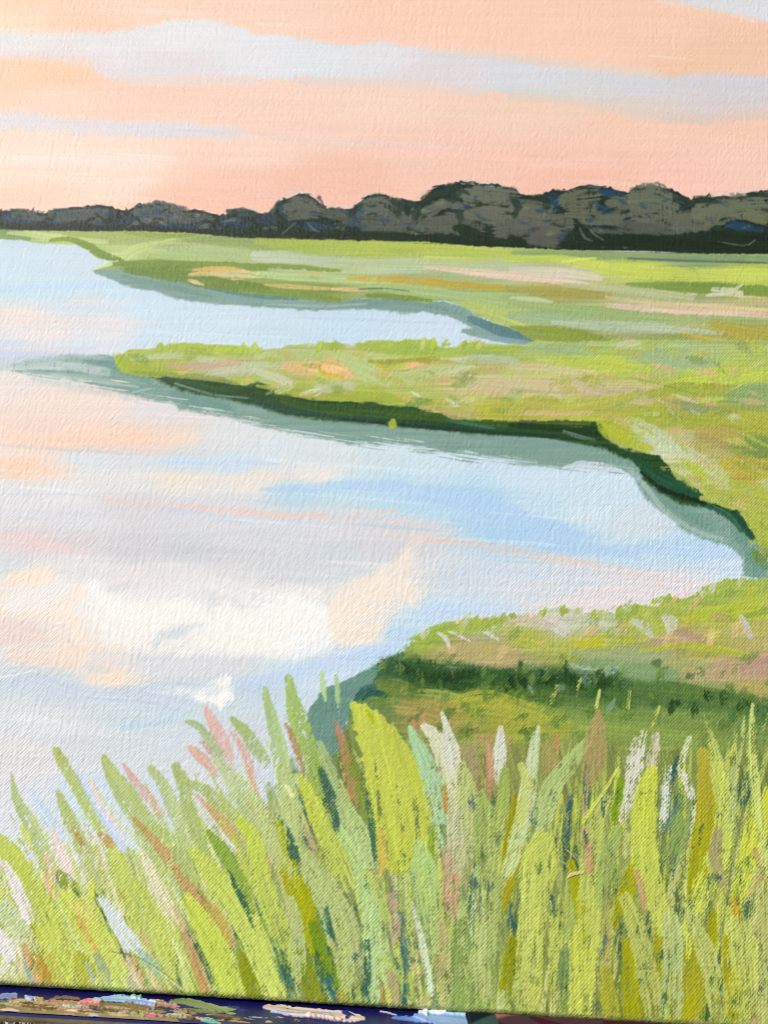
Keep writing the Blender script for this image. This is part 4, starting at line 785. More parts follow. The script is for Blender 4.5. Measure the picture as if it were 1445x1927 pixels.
S("208 1790 2 270 1806 2 345 1858 2", '6f8236', n=True, soft=1, h=-.04, alpha=.6, dry=.1)
S("292 1822 2 318 1842 3 345 1864 2", 'd6d9a0', n=True, soft=1, h=.12, alpha=.8, dry=.1)
# salmon tufts
R_([("388 1334 10 402 1362 24 420 1400 26 438 1442 16",'e3a18b','dea892'),("358 1408 12 382 1428 22 406 1458 14",'da9a86'),("380 1396 8 398 1412 16 418 1436 10",'c28f72'),("438 1378 10 462 1420 16 480 1470 20 497 1522 10",'dfa698','d99c86'),("372 1498 6 402 1530 18 432 1560 22 455 1588 12",'dda084','d0a070')], dry=.16, dry1=.34, h=.06)
R_([("366 1502 8 390 1540 16 420 1580 16 446 1606 8",'d8dacc'),("450 1430 8 470 1480 8 490 1510 5",'dde0e8'),("482 1450 8 494 1490 12 500 1515 8",'cfd6e2')], dry=.24, h=.05)
R_([("352 1358 5 372 1366 12 400 1398 16 424 1430 8",'93aa72','9fb487'),("436 1352 8 458 1374 18 482 1408 24 502 1436 16",'8eb048','98b65a')], dry=.18)
R_([("404 1425 12 440 1468 26 480 1520 36 512 1580 38 545 1660 30",'b9c892','b7c985'),("498 1296 8 508 1340 16 522 1392 22 536 1460 28 548 1530 24",'a9c87a','b6cb86'),("544 1275 12 552 1318 22 563 1365 36 585 1430 34 606 1490 26 625 1530 18",'a3c45e','9cba46'),
    ("605 1266 6 608 1290 9 612 1318 6",'b4d094'),("633 1272 5 635 1300 8 638 1340 6",'a9c890'),("528 1440 16 545 1500 30 556 1570 34 565 1640 26",'b7c882','bccb7c')], dry=.2, dry1=.34)
R_([("538 1362 6 553 1395 11 566 1440 9 574 1480 6",'b58a62','a98a50'),("632 1358 6 644 1395 13 655 1440 18 664 1490 18 670 1520 8",'d3886a','b98a66')], dry=.14, dry1=.4)
R_([("602 1440 12 620 1490 26 634 1560 20 640 1590 10",'41625a','4d6a58')], dry=.32, name='dark_gap')
R_([("608 1470 8 622 1500 18 634 1530 12",'bba88c'),("612 1530 12 632 1570 20 640 1590 12",'a6ae98'),("650 1400 14 660 1440 18 680 1500 18 690 1560 14",'7f9a34','8aa03c')], dry=.5)
R_([("560 1458 8 585 1500 24 612 1560 34 645 1630 34 670 1690 20",'c6d942','c0d45c'),("600 1400 14 625 1460 20 650 1530 28 685 1610 30 700 1660 20",'a9c478','b5cb7c'),("640 1470 8 660 1530 14 690 1600 18",'b6cb70')], dry=.14, dry1=.3)
S("540 1480 8 546 1490 12 552 1500 8", 'e0e6a8', h=.35, dry=.0, n=True)
# the broad bright leaf
A("661 1322 678 1322 700 1332 722 1350 748 1374 775 1410 792 1450 802 1490 808 1530 806 1570 798 1600 780 1625 760 1640 735 1640 712 1620 702 1580 696 1530 690 1480 680 1420 668 1370", 'c3d246', n=False, name='reed_leaf', soft=2.4, rough=5, rs=10, streak=.09, sdir=1.35, dry=.10, h=.13, fillin=.55, label='broad bright yellow green leaf')
S("690 1370 30 725 1440 60 755 1520 70 770 1590 40", 'c6d44c', n=True, dry=.10, dry1=.5, soft=5, h=.05, alpha=.8)
S("718 1396 3 730 1440 4 738 1485 3", 'dbe84a', n=True, soft=1, h=.22, dry=0)
S("690 1336 5 698 1350 8 702 1362 4", 'bccc1e', n=True, soft=1.5, h=.1)
for p in ("706 1430 4 712 1500 8 722 1580 12 730 1640 12", "744 1470 4 752 1520 6 760 1570 8", "780 1500 8 786 1560 14 790 1610 14"):
    S(p, '6f8448', n=True, dry=.58, soft=2, h=.02)
R_([("772 1370 8 784 1398 18 800 1436 26 818 1490 32 834 1550 36 848 1610 24",'a9d2a2','b4d4a6')], dry=.06, dry1=.42, h=.12, fillin=.5)
R_([("798 1366 12 822 1390 28 840 1430 34 852 1480 26 860 1530 16",'dadcc2','cfd2a0'),("832 1342 5 840 1370 12 848 1410 26 856 1450 20 868 1478 12",'d8dacc','dcdcc8'),("942 1368 6 941 1400 19 938 1440 22 932 1478 8",'d8dacc','dcdfd2'),("1012 1368 6 1006 1400 16 998 1460 22 986 1530 28 968 1600 26 950 1660 14",'c9d3ae','c6d592')], dry=.16, dry1=.3, h=.09)
R_([("920 1404 8 922 1450 14 917 1510 8",'d39a80'),("1046 1384 6 1048 1400 10 1046 1412 5",'c98e64'),("1028 1400 14 1038 1440 30 1030 1470 18",'a79a5c'),("884 1410 24 888 1450 32 884 1490 24",'a59a6c'),("833 1480 6 840 1520 10 846 1560 6",'b98a3c')], dry=.28)
R_([("1104 1396 14 1072 1436 26 1040 1480 32 1018 1540 34 1002 1600 24",'b0cb6e','b9cf80'),("868 1440 14 880 1500 34 878 1590 40 872 1690 30",'b9ca74','b7c878'),("850 1500 16 858 1580 28 852 1690 24",'c6c69e','c0bf94'),("905 1500 16 915 1540 26 910 1600 22",'a5bd5a'),("950 1450 16 945 1510 20 925 1590 22 915 1660 18",'a3ba50','b6c76c'),("980 1440 10 990 1480 16 975 1560 14",'c3d36a')], dry=.24, dry1=.4)
R_([("968 1520 10 962 1560 18 952 1610 10",'a6a612'),("975 1610 10 962 1650 20 946 1700 12",'b0aa22'),("965 1785 16 958 1820 26 952 1860 18",'9da414')], dry=.12, h=.08)
R_([("1020 1580 34 1006 1630 46 1003 1720 44 996 1800 44 985 1880 40",'c8d958','c2d162')], dry=.12, dry1=.42, h=.11, fillin=.5)
R_([("815 1560 5 812 1590 8 818 1615 4",'7fa42a'),("800 1560 12 806 1620 16 800 1650 10",'8fb02c'),("838 1600 14 846 1650 22 838 1720 18",'c09c80'),("735 1650 10 738 1710 20 746 1770 16",'c2a488'),("718 1560 8 720 1610 14 712 1660 10",'ccb25a'),("858 1650 14 852 1720 18",'c2a078')], dry=.34)
R_([("1056 1596 14 1070 1615 28 1084 1640 20",'465f42'),], dry=.28, name='dark_gap')
for p in ("1056 1600 2 1070 1612 2 1084 1630 2", "1064 1598 2 1082 1614 2 1092 1632 2", "1050 1618 2 1064 1626 2 1076 1640 2", "1078 1604 2 1090 1616 2 1096 1630 2"):
    S(p, 'c4b694', n=True, soft=1, dry=.5, h=.08)
S("1068 1651 4 1080 1644 7 1098 1642 4", 'cdbb90', name='paint_lump', h=.55, dry=0, soft=1.5)
R_([("1078 1650 12 1088 1690 22 1096 1740 22 1100 1770 10",'b0b412','b3b81e')], dry=.06, h=.08)
# right-hand fan
R_([("1126 1338 7 1122 1380 34 1116 1430 40 1106 1480 18",'b49a68','ac9a64')], dry=.12, dry1=.3, h=.06)
R_([("1206 1382 18 1196 1425 26 1186 1490 22 1172 1540 14",'dadacd','d3d2c0'),("1234 1384 12 1228 1430 20 1218 1480 12",'cdc2aa'),("1258 1444 10 1252 1490 17 1246 1560 10",'d6dbc8'),("1276 1444 8 1292 1474 12 1306 1520 16 1302 1580 10",'d5dac4'),("1296 1390 8 1288 1415 12 1280 1440 8",'c9d4a8')], dry=.36, h=.10)
R_([("1262 1510 14 1272 1500 24 1258 1546 14",'5d7d70')], dry=.3, name='dark_gap')
R_([("1292 1510 16 1280 1550 30 1262 1610 30 1252 1660 16",'88a650','8ca858')], dry=.36)
R_([("1322 1418 18 1326 1470 26 1326 1550 36 1314 1630 32 1302 1690 18",'b5b03a','aeb20c')], dry=.06, dry1=.14, h=.08)
R_([("1226 1448 16 1214 1500 36 1210 1570 42 1216 1630 42 1232 1700 38 1256 1760 30 1262 1800 16",'cadc40','c0ce5c')], dry=.08, dry1=.34, h=.14, fillin=.5)
R_([("1338 1396 14 1350 1450 24 1362 1520 28 1352 1600 36 1322 1680 38 1298 1750 28 1284 1810 14",'c3d45c','c8da4e'),("1452 1490 24 1424 1555 36 1404 1630 34 1384 1700 26 1370 1750 14",'cfdf36','c6d448')], dry=.24, dry1=.4, h=.12, fillin=.45)
R_([("1160 1448 3 1135 1492 5 1104 1535 7 1091 1562 5",'d0e24e')], h=.16, dry=.1)
R_([("1140 1500 14 1122 1550 30 1114 1640 42 1108 1740 42 1092 1850 44 1086 1915 36",'bbca60','c3d250')], dry=.26, dry1=.36, h=.1)
R_([("1168 1470 12 1162 1520 20 1152 1562 10",'88ab1a'),("1098 1560 8 1106 1600 14 1112 1650 12",'c2a084','cc8f70'),("1165 1560 14 1140 1620 26 1130 1700 20",'a3ba5c')], dry=.2)
R_([("1188 1630 8 1182 1670 28 1166 1712 20",'b3b714'),("1380 1690 10 1386 1730 16 1382 1770 10",'c0a236'),("1195 1640 8 1206 1670 12 1214 1725 10",'c29c74'),("1350 1560 12 1345 1610 20 1365 1680 16",'a8a070'),("1420 1600 12 1440 1640 20",'b8aa60')], dry=.14)
R_([("1176 1690 20 1196 1740 28 1212 1810 34 1226 1880 36 1232 1920 34",'bac65a','b9c45e'),("1262 1730 26 1266 1810 38 1262 1925 36",'b6c874','b3c678'),("1296 1720 18 1322 1780 30 1346 1860 34 1356 1925 30",'b9c86a','bcc860'),("1388 1740 36 1398 1800 50 1408 1925 50",'bfcf60','c2d052'),("1440 1700 30 1446 1780 36 1446 1925 36",'bac46a')], dry=.24, h=.09)
R_([("1180 1800 14 1186 1850 28 1192 1920 32",'adb214'),("1304 1790 16 1300 1850 44 1300 1920 46",'a7a924','aeb02c'),("1370 1790 14 1374 1850 28 1376 1900 20",'b2b020'),("1340 1730 10 1338 1760 18 1334 1790 10",'a9ac1c'),("1240 1740 10 1240 1790 18 1236 1850 10",'b0b224'),("1140 1840 14 1146 1880 28 1150 1915 26",'a9ae2c'),("1300 1880 12 1290 1905 26 1270 1918 14",'b9b820')], dry=.14, h=.05)
R_([("1216 1730 8 1212 1760 20 1204 1790 14",'3d624e'),("1162 1720 8 1162 1750 16 1164 1780 8",'47654a'),("1276 1690 12 1285 1705 24 1278 1720 10",'3c5840'),("1258 1790 5 1254 1830 10 1246 1880 6",'38604e'),("1350 1775 5 1352 1810 8 1354 1850 4",'3f5f4c'),("1118 1880 8 1124 1895 18 1130 1910 8",'5f6c54'),("1332 1892 8 1326 1910 14 1318 1925 8",'3a5c40'),("1378 1890 8 1374 1908 18 1366 1925 10",'38583e'),("1442 1780 6 1444 1815 14 1442 1850 6",'37604c'),
    ("1386 1700 5 1388 1750 9 1390 1800 5",'3f6048'),("1182 1880 3 1180 1900 7 1184 1915 3",'4a6a34'),("1060 1740 8 1056 1790 16 1062 1830 8",'34584e'),("1098 1790 8 1082 1820 14",'3f5b44'),("1300 1690 10 1292 1730 14 1286 1770 8",'5a7052'),("1428 1690 14 1400 1720 22",'4a6848')], dry=.42, h=.03, name='dark_gap')
R_([("1062 1790 16 1064 1850 30 1062 1918 28",'7c9a50','86a052'),("1086 1760 18 1088 1830 34 1092 1915 36",'c3d24a','c6d352'),("1075 1690 8 1072 1740 14 1060 1780 8",'a8bd5a')], dry=.22)
R_([("1416 1326 6 1412 1400 12 1420 1480 16 1432 1570 18 1440 1640 12",'c8d86c'),("1325 1350 5 1345 1400 8 1362 1440 6",'b9cc62'),("1240 1330 4 1228 1360 6 1210 1390 5",'c3d25a'),("1128 1300 4 1122 1330 6",'c6d464'),("1092 1275 4 1082 1310 6",'b9ca5a'),("1048 1290 4 1036 1320 8",'b6c65a'),("1184 1300 4 1180 1340 6",'b0c254'),("1400 1350 5 1395 1400 8",'b9ca6a'),("1380 1500 10 1372 1560 16",'b0bc78')], dry=.42)
# lower middle
R_([("362 1600 14 396 1640 34 436 1688 42 466 1740 42 492 1800 42 520 1872 40",'c8dd56','c9dd60'),("350 1690 20 386 1745 34 416 1805 40 440 1872 40",'cce14a','c8dc54')], dry=.06, dry1=.2, h=.13, fillin=.5)
R_([("350 1650 8 376 1686 14 408 1722 20 428 1760 16 436 1790 8",'c59a6c','b89c38'),("392 1565 8 424 1608 22 456 1672 20 474 1730 12",'8bae34','90ae44')], dry=.14)
R_([("452 1545 14 478 1580 26 494 1650 32 518 1730 36 546 1810 28 560 1860 16",'c5da46','bacf5e')], dry=.1, dry1=.45, h=.11)
R_([("534 1588 10 546 1630 36 562 1680 38 578 1730 32 590 1775 14",'b5bb06','b4ba10')], dry=.03, dry1=.08, h=.09, fillin=.3)
R_([("532 1555 10 546 1585 26 558 1625 18 566 1650 6",'3c6860','456c5c'),("600 1695 6 610 1725 16 618 1758 8",'2d6a60'),("690 1765 6 691 1810 16 690 1870 12",'2d5d48'),("516 1785 6 530 1830 12 546 1862 8",'477872'),("752 1735 10 764 1775 16 768 1800 8",'5a7670'),("755 1800 5 756 1830 10 758 1870 6",'2f686a'),("886 1700 6 888 1750 10 884 1790 6",'3f6a5a'),("900 1690 8 905 1720 12",'456c5a')], dry=.34, name='dark_gap', h=.03)
R_([("578 1800 16 600 1840 34 622 1880 26",'2e6672')], dry=.08, dry1=.3, name='dark_gap', h=.04)
R_([("584 1802 4 606 1846 6 624 1880 5",'b6c46a')], dry=.55)
R_([("572 1800 14 586 1850 32 602 1892 26",'87991a','8e9e28'),("596 1755 14 614 1800 30 634 1840 22",'7fa024'),("458 1810 12 472 1850 28 488 1885 22",'97a620'),("548 1690 10 560 1750 22 562 1850 22",'b9cd7a'),("400 1780 10 424 1830 22",'86a02c')], dry=.14)
R_([("620 1738 5 631 1780 11 641 1832 8",'d9b0a0','c9a688')], dry=.3)
R_([("556 1590 20 596 1650 40 634 1720 52 656 1800 50 666 1885 40",'b8cc78','b4c872'),("640 1560 14 682 1640 30 700 1740 34 716 1890 32",'b5d084','b9d292'),("655 1518 14 680 1575 30 704 1650 22",'b6cd78','b9d08c'),("790 1590 22 800 1660 44 812 1750 32 822 1830 16",'b6d182','a8c468'),("776 1700 6 794 1775 11 812 1870 9",'d0dcb8'),("690 1640 14 720 1700 14 735 1760 10",'b9cf62')], dry=.16, dry1=.36, h=.1)
R_([("828 1730 12 840 1820 22 846 1900 20",'b9b47a','c0b878'),("866 1740 22 870 1830 40 872 1905 38",'83a048','8ba650'),("912 1690 24 908 1790 40 906 1900 42",'b6c972','b2c66c'),("1000 1870 30 990 1900 30",'bcca58'),("860 1880 40 905 1900 30",'93ac50'),("940 1650 14 930 1720 22 925 1800 16",'a9bd62')], dry=.32, h=.09)
R_([("735 1830 12 742 1870 22 750 1905 18",'b29c74'),("720 1850 5 722 1880 8 724 1905 5",'c09a54'),("820 1800 10 830 1850 16",'a6a266'),("640 1870 14 655 1888 24",'a6a83c')], dry=.3)
QUEUE.sort(key=lambda e: e[:2])
for ly, i, cu, fn, a, k in QUEUE:
    CUR[0], CUR[1] = cu
    fn(*a, **k)
S, A = S_now, A_now
# the last dark speckles
for q in ("604 1450 12 622 1500 22 634 1560 14", "540 1560 12 552 1600 20 562 1640 10", "596 1800 12 608 1840 22 622 1880 12", "528 1790 8 542 1840 14 556 1870 8", "612 1700 8 622 1750 12 634 1780 6", "690 1770 10 692 1830 14 690 1870 8", "430 1640 8 460 1700 12 480 1750 6", "690 1480 8 700 1560 14 706 1620 8", "350 1740 8 380 1800 12 400 1850 8"):
    S(q, '38604f', n=True, dry=.42, soft=4, h=.0, alpha=.85)
for i in range(130):
    x = rng.uniform(600, 1460); y = rng.uniform(1500, 1915); L = rng.uniform(20, 60); k = lean(x)
    S([[x + k * L / 2, y - L / 2, 5], [x, y, rng.uniform(8, 20)], [x - k * L / 2, y + L / 2, 6]], UNDER_C[rng.integers(6)], n=True, dry=rng.uniform(.6, .72), soft=4, h=.0, alpha=.8)
# loose paint that the brush left on the fold
for x0 in range(10, 1440, 34):
    yb = 1856 + .0635 * x0 - .000005 * x0 * x0
    c = ['a3b46a', '93a24a', 'b0a878', '8aa04a', 'a8b45e'][int(rng.integers(5))]
    S([[x0 - 22, yb - 8 + rng.normal(0, 2), 5], [x0 + 4, yb - 5, rng.uniform(8, 14)], [x0 + 30, yb - 5, 5]], c, n=True, dry=.35, soft=3, h=.03, alpha=.8)

# ------------------------------------------------------------------ the canvas as a thing
PAINT = paint_material('acrylic_paint', .55, .28)
painting = empty('canvas_painting', (0.0, 0.0, CANVAS_Z0), label='unframed stretched canvas painted with a marsh creek, dark trees and a peach sky', cat='painting')
z_flat = UNDER
def bend(x, v, H):
    """flat above, rolled round the bottom edge of the stretcher below"""
    t = v - UNDER                                        # arc length above the start of the fold
    ang = np.clip(-t / ROUND, 0, math.pi / 2)
    rest = np.maximum(-t - ROUND * math.pi / 2, 0)
    y = np.where(t > 0, 0, ROUND - ROUND * np.cos(ang) + rest)
    z = np.where(t > 0, CANVAS_Z0 + ROUND + t, CANVAS_Z0 + ROUND - ROUND * np.sin(ang))
    n_y = np.where(t > 0, -1.0, -np.cos(ang)); n_z = np.where(t > 0, 0.0, -np.sin(ang))
    X = np.broadcast_to(CANVAS_X0 + x[None, :], H.shape)
    return np.stack([X, y[:, None] + H * n_y[:, None], z[:, None] + H * n_z[:, None]], -1)
FN.cut(PAINT, bend=bend, amp=WEAVE_AMP, hs=PAINT_H, root=painting, fine=lambda U, V: (U > -22) & (U < 1467) & (V > -22) & (V < 1945))
# ------------------------------------------------------------------ what the canvas is stretched on
def simple_mat(name, c, rough=0.27, noise=None, scale=60.0, bump=0.0):
    m = bpy.data.materials.new(name); m.use_nodes = True
    t = m.node_tree; b = t.nodes['Principled BSDF']
    b.inputs['Roughness'].default_value = rough
    n = t.nodes.new('ShaderNodeTexNoise'); n.inputs['Scale'].default_value = scale; n.inputs['Detail'].default_value = 6
    tc = t.nodes.new('ShaderNodeTexCoord'); t.links.new(tc.outputs['Object'], n.inputs['Vector'])
    r = t.nodes.new('ShaderNodeValToRGB')
    c2 = noise or tuple(v * .75 for v in c)
    r.color_ramp.elements[0].color = (*c2, 1); r.color_ramp.elements[1].color = (*c, 1)
    r.color_ramp.elements[0].position = .35; r.color_ramp.elements[1].position = .65
    t.links.new(n.outputs['Fac'], r.inputs['Fac']); t.links.new(r.outputs['Color'], b.inputs['Base Color'])
    if bump:
        bp = t.nodes.new('ShaderNodeBump'); bp.inputs['Strength'].default_value = bump; bp.inputs['Distance'].default_value = .001
        t.links.new(n.outputs['Fac'], bp.inputs['Height']); t.links.new(bp.outputs['Normal'], b.inputs['Normal'])
    return m

def box(name, lo, hi, mat, parent=None, bevel=0.0, base=(0, 0, 0)):
    import bmesh
    bm = bmesh.new()
    r = bmesh.ops.create_cube(bm, size=1.0)
    for v in bm.verts:
        v.co = Vector([lo[k] + (hi[k] - lo[k]) * (v.co[k] + .5) - base[k] for k in range(3)])
    if bevel:
        bmesh.ops.bevel(bm, geom=bm.edges[:], offset=bevel, segments=3, affect='EDGES', profile=.5)
    me = bpy.data.meshes.new(name); bm.to_mesh(me); bm.free()
    for p in me.polygons: p.use_smooth = False
    me.materials.append(mat)
    o = bpy.data.objects.new(name, me); C.objects.link(o)
    if parent: o.parent = parent
    return o

wood = simple_mat('pine_wood', (.50, .36, .22), .7, (.40, .27, .15), 40)
raw = simple_mat('primed_cloth', (.72, .70, .66), .8, (.66, .64, .60), 400, .3)
b0 = (0.0, 0.0, CANVAS_Z0)
W0, W1, ZT = CANVAS_X0, CANVAS_X1, CANVAS_Z1
box('canvas_edge', (W0, .0006, CANVAS_Z0 + .0022), (W0 + .002, .018, ZT), raw, painting, base=b0)
box('canvas_edge', (W1 - .002, .0006, CANVAS_Z0 + .0022), (W1, .018, ZT), raw, painting, base=b0)
box('canvas_edge', (W0 + .0021, .0006, ZT - .002), (W1 - .0021, .018, ZT), raw, painting, base=b0)
box('stretcher_bar', (W0 + .0022, .0012, CANVAS_Z0 + .0024), (W1 - .0022, .0175, CANVAS_Z0 + .040), wood, painting, base=b0)
box('stretcher_bar', (W0 + .0022, .0012, ZT - .040), (W1 - .0022, .0175, ZT - .0022), wood, painting, base=b0)
box('stretcher_bar', (W0 + .0022, .0012, CANVAS_Z0 + .0402), (W0 + .040, .0175, ZT - .0402), wood, painting, base=b0)
box('stretcher_bar', (W1 - .040, .0012, CANVAS_Z0 + .0402), (W1 - .0022, .0175, ZT - .0402), wood, painting, base=b0)
box('canvas_back', (W0 + .041, .0008, CANVAS_Z0 + .041), (W1 - .041, .0014, ZT - .041), raw, painting, base=b0)

# ------------------------------------------------------------------ the easel's tray under it, crusted with old paint
easel = empty('easel', (0, 0.02, 0), label='blue easel tray smeared with old paint holding up the canvas', cat='easel')
TZ = CANVAS_Z0 - .0006               # top of the tray
TFY = -.0146                         # its front edge
d = ray(884, 1909); t = (TZ - CNP[2]) / d[2]
TX1 = float(CNP[0] + d[0] * t)       # right-hand end of the tray
TX0 = -.22
blue = simple_mat('blue_paint', (.010, .012, .13), .38, (.006, .007, .085), 120, .15)
olive = simple_mat('old_olive_paint', (.13, .095, .045), .7, (.07, .05, .025), 300, .5)
eb = (0, .02, 0)
box('tray_board', (TX0, TFY, TZ - .016), (TX1, .060, TZ - .00008), blue, easel, .0010, eb)
box('tray_rail', (TX0, TFY - .0014, TZ - .030), (TX1 - .062, TFY - .0002, TZ - .0004), olive, easel, .0006, eb)
box('mast', (-.16, .075, 0), (-.12, .100, 1.5), wood, easel, .002, eb)
box('mast', (-.045, .075, 0), (-.005, .100, 1.5), wood, easel, .002, eb)
box('cross_bar', (-.20, .062, TZ - .060), (.0, .0745, TZ - .018), wood, easel, .002, eb)
box('foot', (-.165, -.25, 0.0), (-.115, .35, .035), wood, easel, .003, eb)
box('foot', (-.05, -.25, 0.0), (0.0, .35, .035), wood, easel, .003, eb)

TR = Film((-.135, -.0145, TZ), (1, 0, 0), (0, 1, 0), int((TX1 + .134) / .00016), int(.030 / .00022), .00016, .00022, weave=False)
base_id = TR.new_id('blue_coat', -1)
TR.fill(ALL, '10125e', soft=2, rough=0, ident=base_id, streak=.10, smooth=False)
def T_(path, c, c1=None, name='paint_smear', n=False, label=None, **k):
    kk = dict(soft=1.5, dry=.08, h=.14, streak=.14, rough=.25, ridge=.4, fillin=0, brist=1.6)
    kk.update(k)
    TR.stroke(path, c, c1, ident=None if n else TR.new_id(name, base_id, label), **kk)
T_("-20 1899 30 60 1905 28 140 1909 22 240 1916 16 330 1925 18", '97825a', '9a8560', dry=.05, h=.12, label='olive brown smear along the front of the tray')
T_("-20 1888 8 8 1876 10 30 1876 12", '8a96c8', h=0.23, label='pale lilac dab')
T_("-20 1892 10 20 1888 12 60 1886 10", '93a06a', dry=.2)
T_("30 1884 6 60 1884 8 90 1886 6", 'c2b282', dry=.15)
T_("40 1892 8 90 1897 10 120 1894 6", '5d4424', dry=.2)
T_("50 1878 6 58 1881 9 64 1880 6", '9fb4e6', h=0.27)
T_("68 1884 5 80 1883 6", 'a5a25a', h=.4)
T_("95 1882 6 120 1876 9 150 1880 6", '8f7350', dry=.35)
T_("80 1889 6 120 1889 12 160 1892 12 190 1890 8", 'c98f7c', 'c08a72', dry=.12)
T_("110 1899 6 140 1895 10 175 1896 8", 'c4968a', dry=.25)
T_("120 1896 3 140 1897 5 155 1895 3", 'b8c2ae', dry=.2)
T_("150 1890 5 166 1884 9 190 1886 8", 'f08a96', 'f49aa0', h=0.23, label='bright pink dab')
T_("178 1884 6 210 1881 11 245 1883 14 290 1890 10", '9fc4dc', 'a9cde0', h=0.23, label='pale blue smear')
T_("238 1888 8 262 1892 14 288 1896 12", '8e9fdc', '99a8e0', h=0.25, label='periwinkle smear')
T_("190 1892 10 230 1897 16 280 1902 12", '8c7446', '7c6a3c', dry=.1)
T_("248 1878 4 256 1879 6 264 1880 4", '7fae7c', h=.4)
T_("282 1884 3 300 1886 6 312 1890 4", 'e6b49c', dry=.3, h=0.27)
T_("288 1898 6 302 1890 9 318 1892 10", 'c49a80', '8f7c4a')
T_("312 1892 5 328 1894 9 340 1898 6", 'd79a98', dry=.2)
T_("330 1904 6 350 1906 8", 'b98a88', dry=.3)
T_("322 1886 8 350 1886 12 385 1894 14 420 1902 12 450 1898 5", '8f9f68', '95a470', h=0.23, label='sage green smear')
T_("345 1900 5 380 1904 7 420 1906 4", '7c8c54')
T_("270 1912 6 280 1911 8 292 1914 6", 'ea6a84', h=0.23)
T_("300 1913 3 318 1914 4", 'f0a488', h=0.23)
T_("340 1914 4 370 1917 5 400 1919 4", 'e8b090', dry=.4, h=0.23)
T_("380 1921 4 400 1923 8 415 1927 5", '7fc0b0', dry=.15)
T_("395 1912 6 430 1916 10 460 1918 6", '4c3c50', dry=.35)
T_("405 1920 3 440 1922 4 470 1925 3", 'c79868', dry=.4)
T_("497 1896 5 520 1899 16 560 1906 18 620 1911 16 660 1915 18 684 1917 8", 'eed2bc', 'f0d6c2', dry=.06, h=0.25, label='cream smear')
T_("510 1905 4 560 1910 4 620 1909 3", 'a9b8d0', dry=.2, h=.2)
T_("580 1912 6 620 1918 8 640 1922 6", 'd8c0b0', dry=.4, h=.4)
T_("646 1908 6 655 1912 9 652 1918 6", '14186a', dry=.2, h=.2)
T_("716 1904 3 735 1908 4 748 1912 3", 'd8c8cc', dry=.5)
T_("740 1916 6 770 1918 10 800 1922 8", '5a7cc8', '86a8e4', dry=.3)
T_("780 1913 8 820 1917 26 860 1920 28 882 1922 24", '93b4e0', '9dbbe6', h=0.36, dry=0, label='thick pale blue smear at the end of the tray')
T_("790 1908 6 798 1906 10 802 1912 6", 'f2f0f0', h=0.41, dry=0)
T_("800 1906 4 822 1908 6 840 1908 4", 'b0dcd0', dry=.1, h=0.32)
T_("812 1909 4 828 1910 6 838 1909 4", 'f2f2ee', h=0.32, dry=0)
T_("838 1908 5 860 1910 7 878 1911 5", 'b4e4e4', h=0.32, dry=.05)
r8 = np.random.default_rng(8)
for i in range(110):                                  # older, smaller smears
    x = r8.uniform(-10, 560); y = 1884 + .058 * x + r8.uniform(-3, 18); L = r8.uniform(5, 22)
    if x > 400 and y > 1884 + .058 * x + 10: continue
    c = ['b0987a', 'c9a08c', '8f7c4c', 'a6ac80', 'd8b8a4', '7a5c38', 'b8c4c0', 'a08468', '9aa86c', '6a5a48'][int(r8.integers(10))]
    T_([[x - L, y - L * .06, 1.5], [x, y, r8.uniform(3, 7)], [x + L, y + L * .06, 2]], c, n=True, dry=r8.uniform(.25, .55), h=.1)
T_("420 1895 3 440 1898 5 470 1903 3", '2c3488', dry=.3, h=.1, n=True)
T_("215 1874 3 240 1877 5 270 1878 3", '6f9a94', dry=.5, h=.2)
T_("45 1864 5 70 1862 4", '2e4038', dry=.5, h=.1)
GL = paint_material('glossy_old_paint', .38, .5)
TR.cut(GL, amp=0.02e-3, hs=1e-3, root=easel)

# drips and speckles down the rail
FR = Film((-.135, TFY - .0015, TZ - .016), (1, 0, 0), (0, 0, 1), int(.080 / .00016), int(.0150 / .00016), .00016, .00016, weave=False)
rid = FR.new_id('rail_coat', -1)
FR.fill(ALL, '6a5636', soft=2, rough=0, ident=rid, streak=.3, smooth=False, sdir=1.5)
for i in range(300):
    x = rng.uniform(-10, 450); y = 1900 + .055 * x + rng.uniform(0, 26); L = rng.uniform(1, 9); w = rng.uniform(1.5, 4.5)
    c = ['a9bfb0', 'c29a86', '8a5a34', 'c9b27a', '4a3418', '5c6a3c', 'b8c8bc', '7a4a2c'][int(rng.integers(8))]
    FR.stroke([[x, y, w], [x + rng.normal(0, .6), y + L / 2, w * 1.2], [x + rng.normal(0, .6), y + L, w * .7]], c, h=.3, soft=1.2, ident=None)
for p, c in (("20 1903 6 19 1915 9 18 1935 9", 'a4b8a4'), ("52 1904 3 53 1915 4", 'a9bcb0'), ("98 1912 5 104 1922 9", 'b4c8ba'), ("188 1914 4 190 1925 6", 'b9c8c0')):
    FR.stroke(p, c, h=0.23, soft=1.2, ident=FR.new_id('paint_drip', rid))
FR.cut(GL, amp=0.05e-3, hs=1e-3, root=easel)

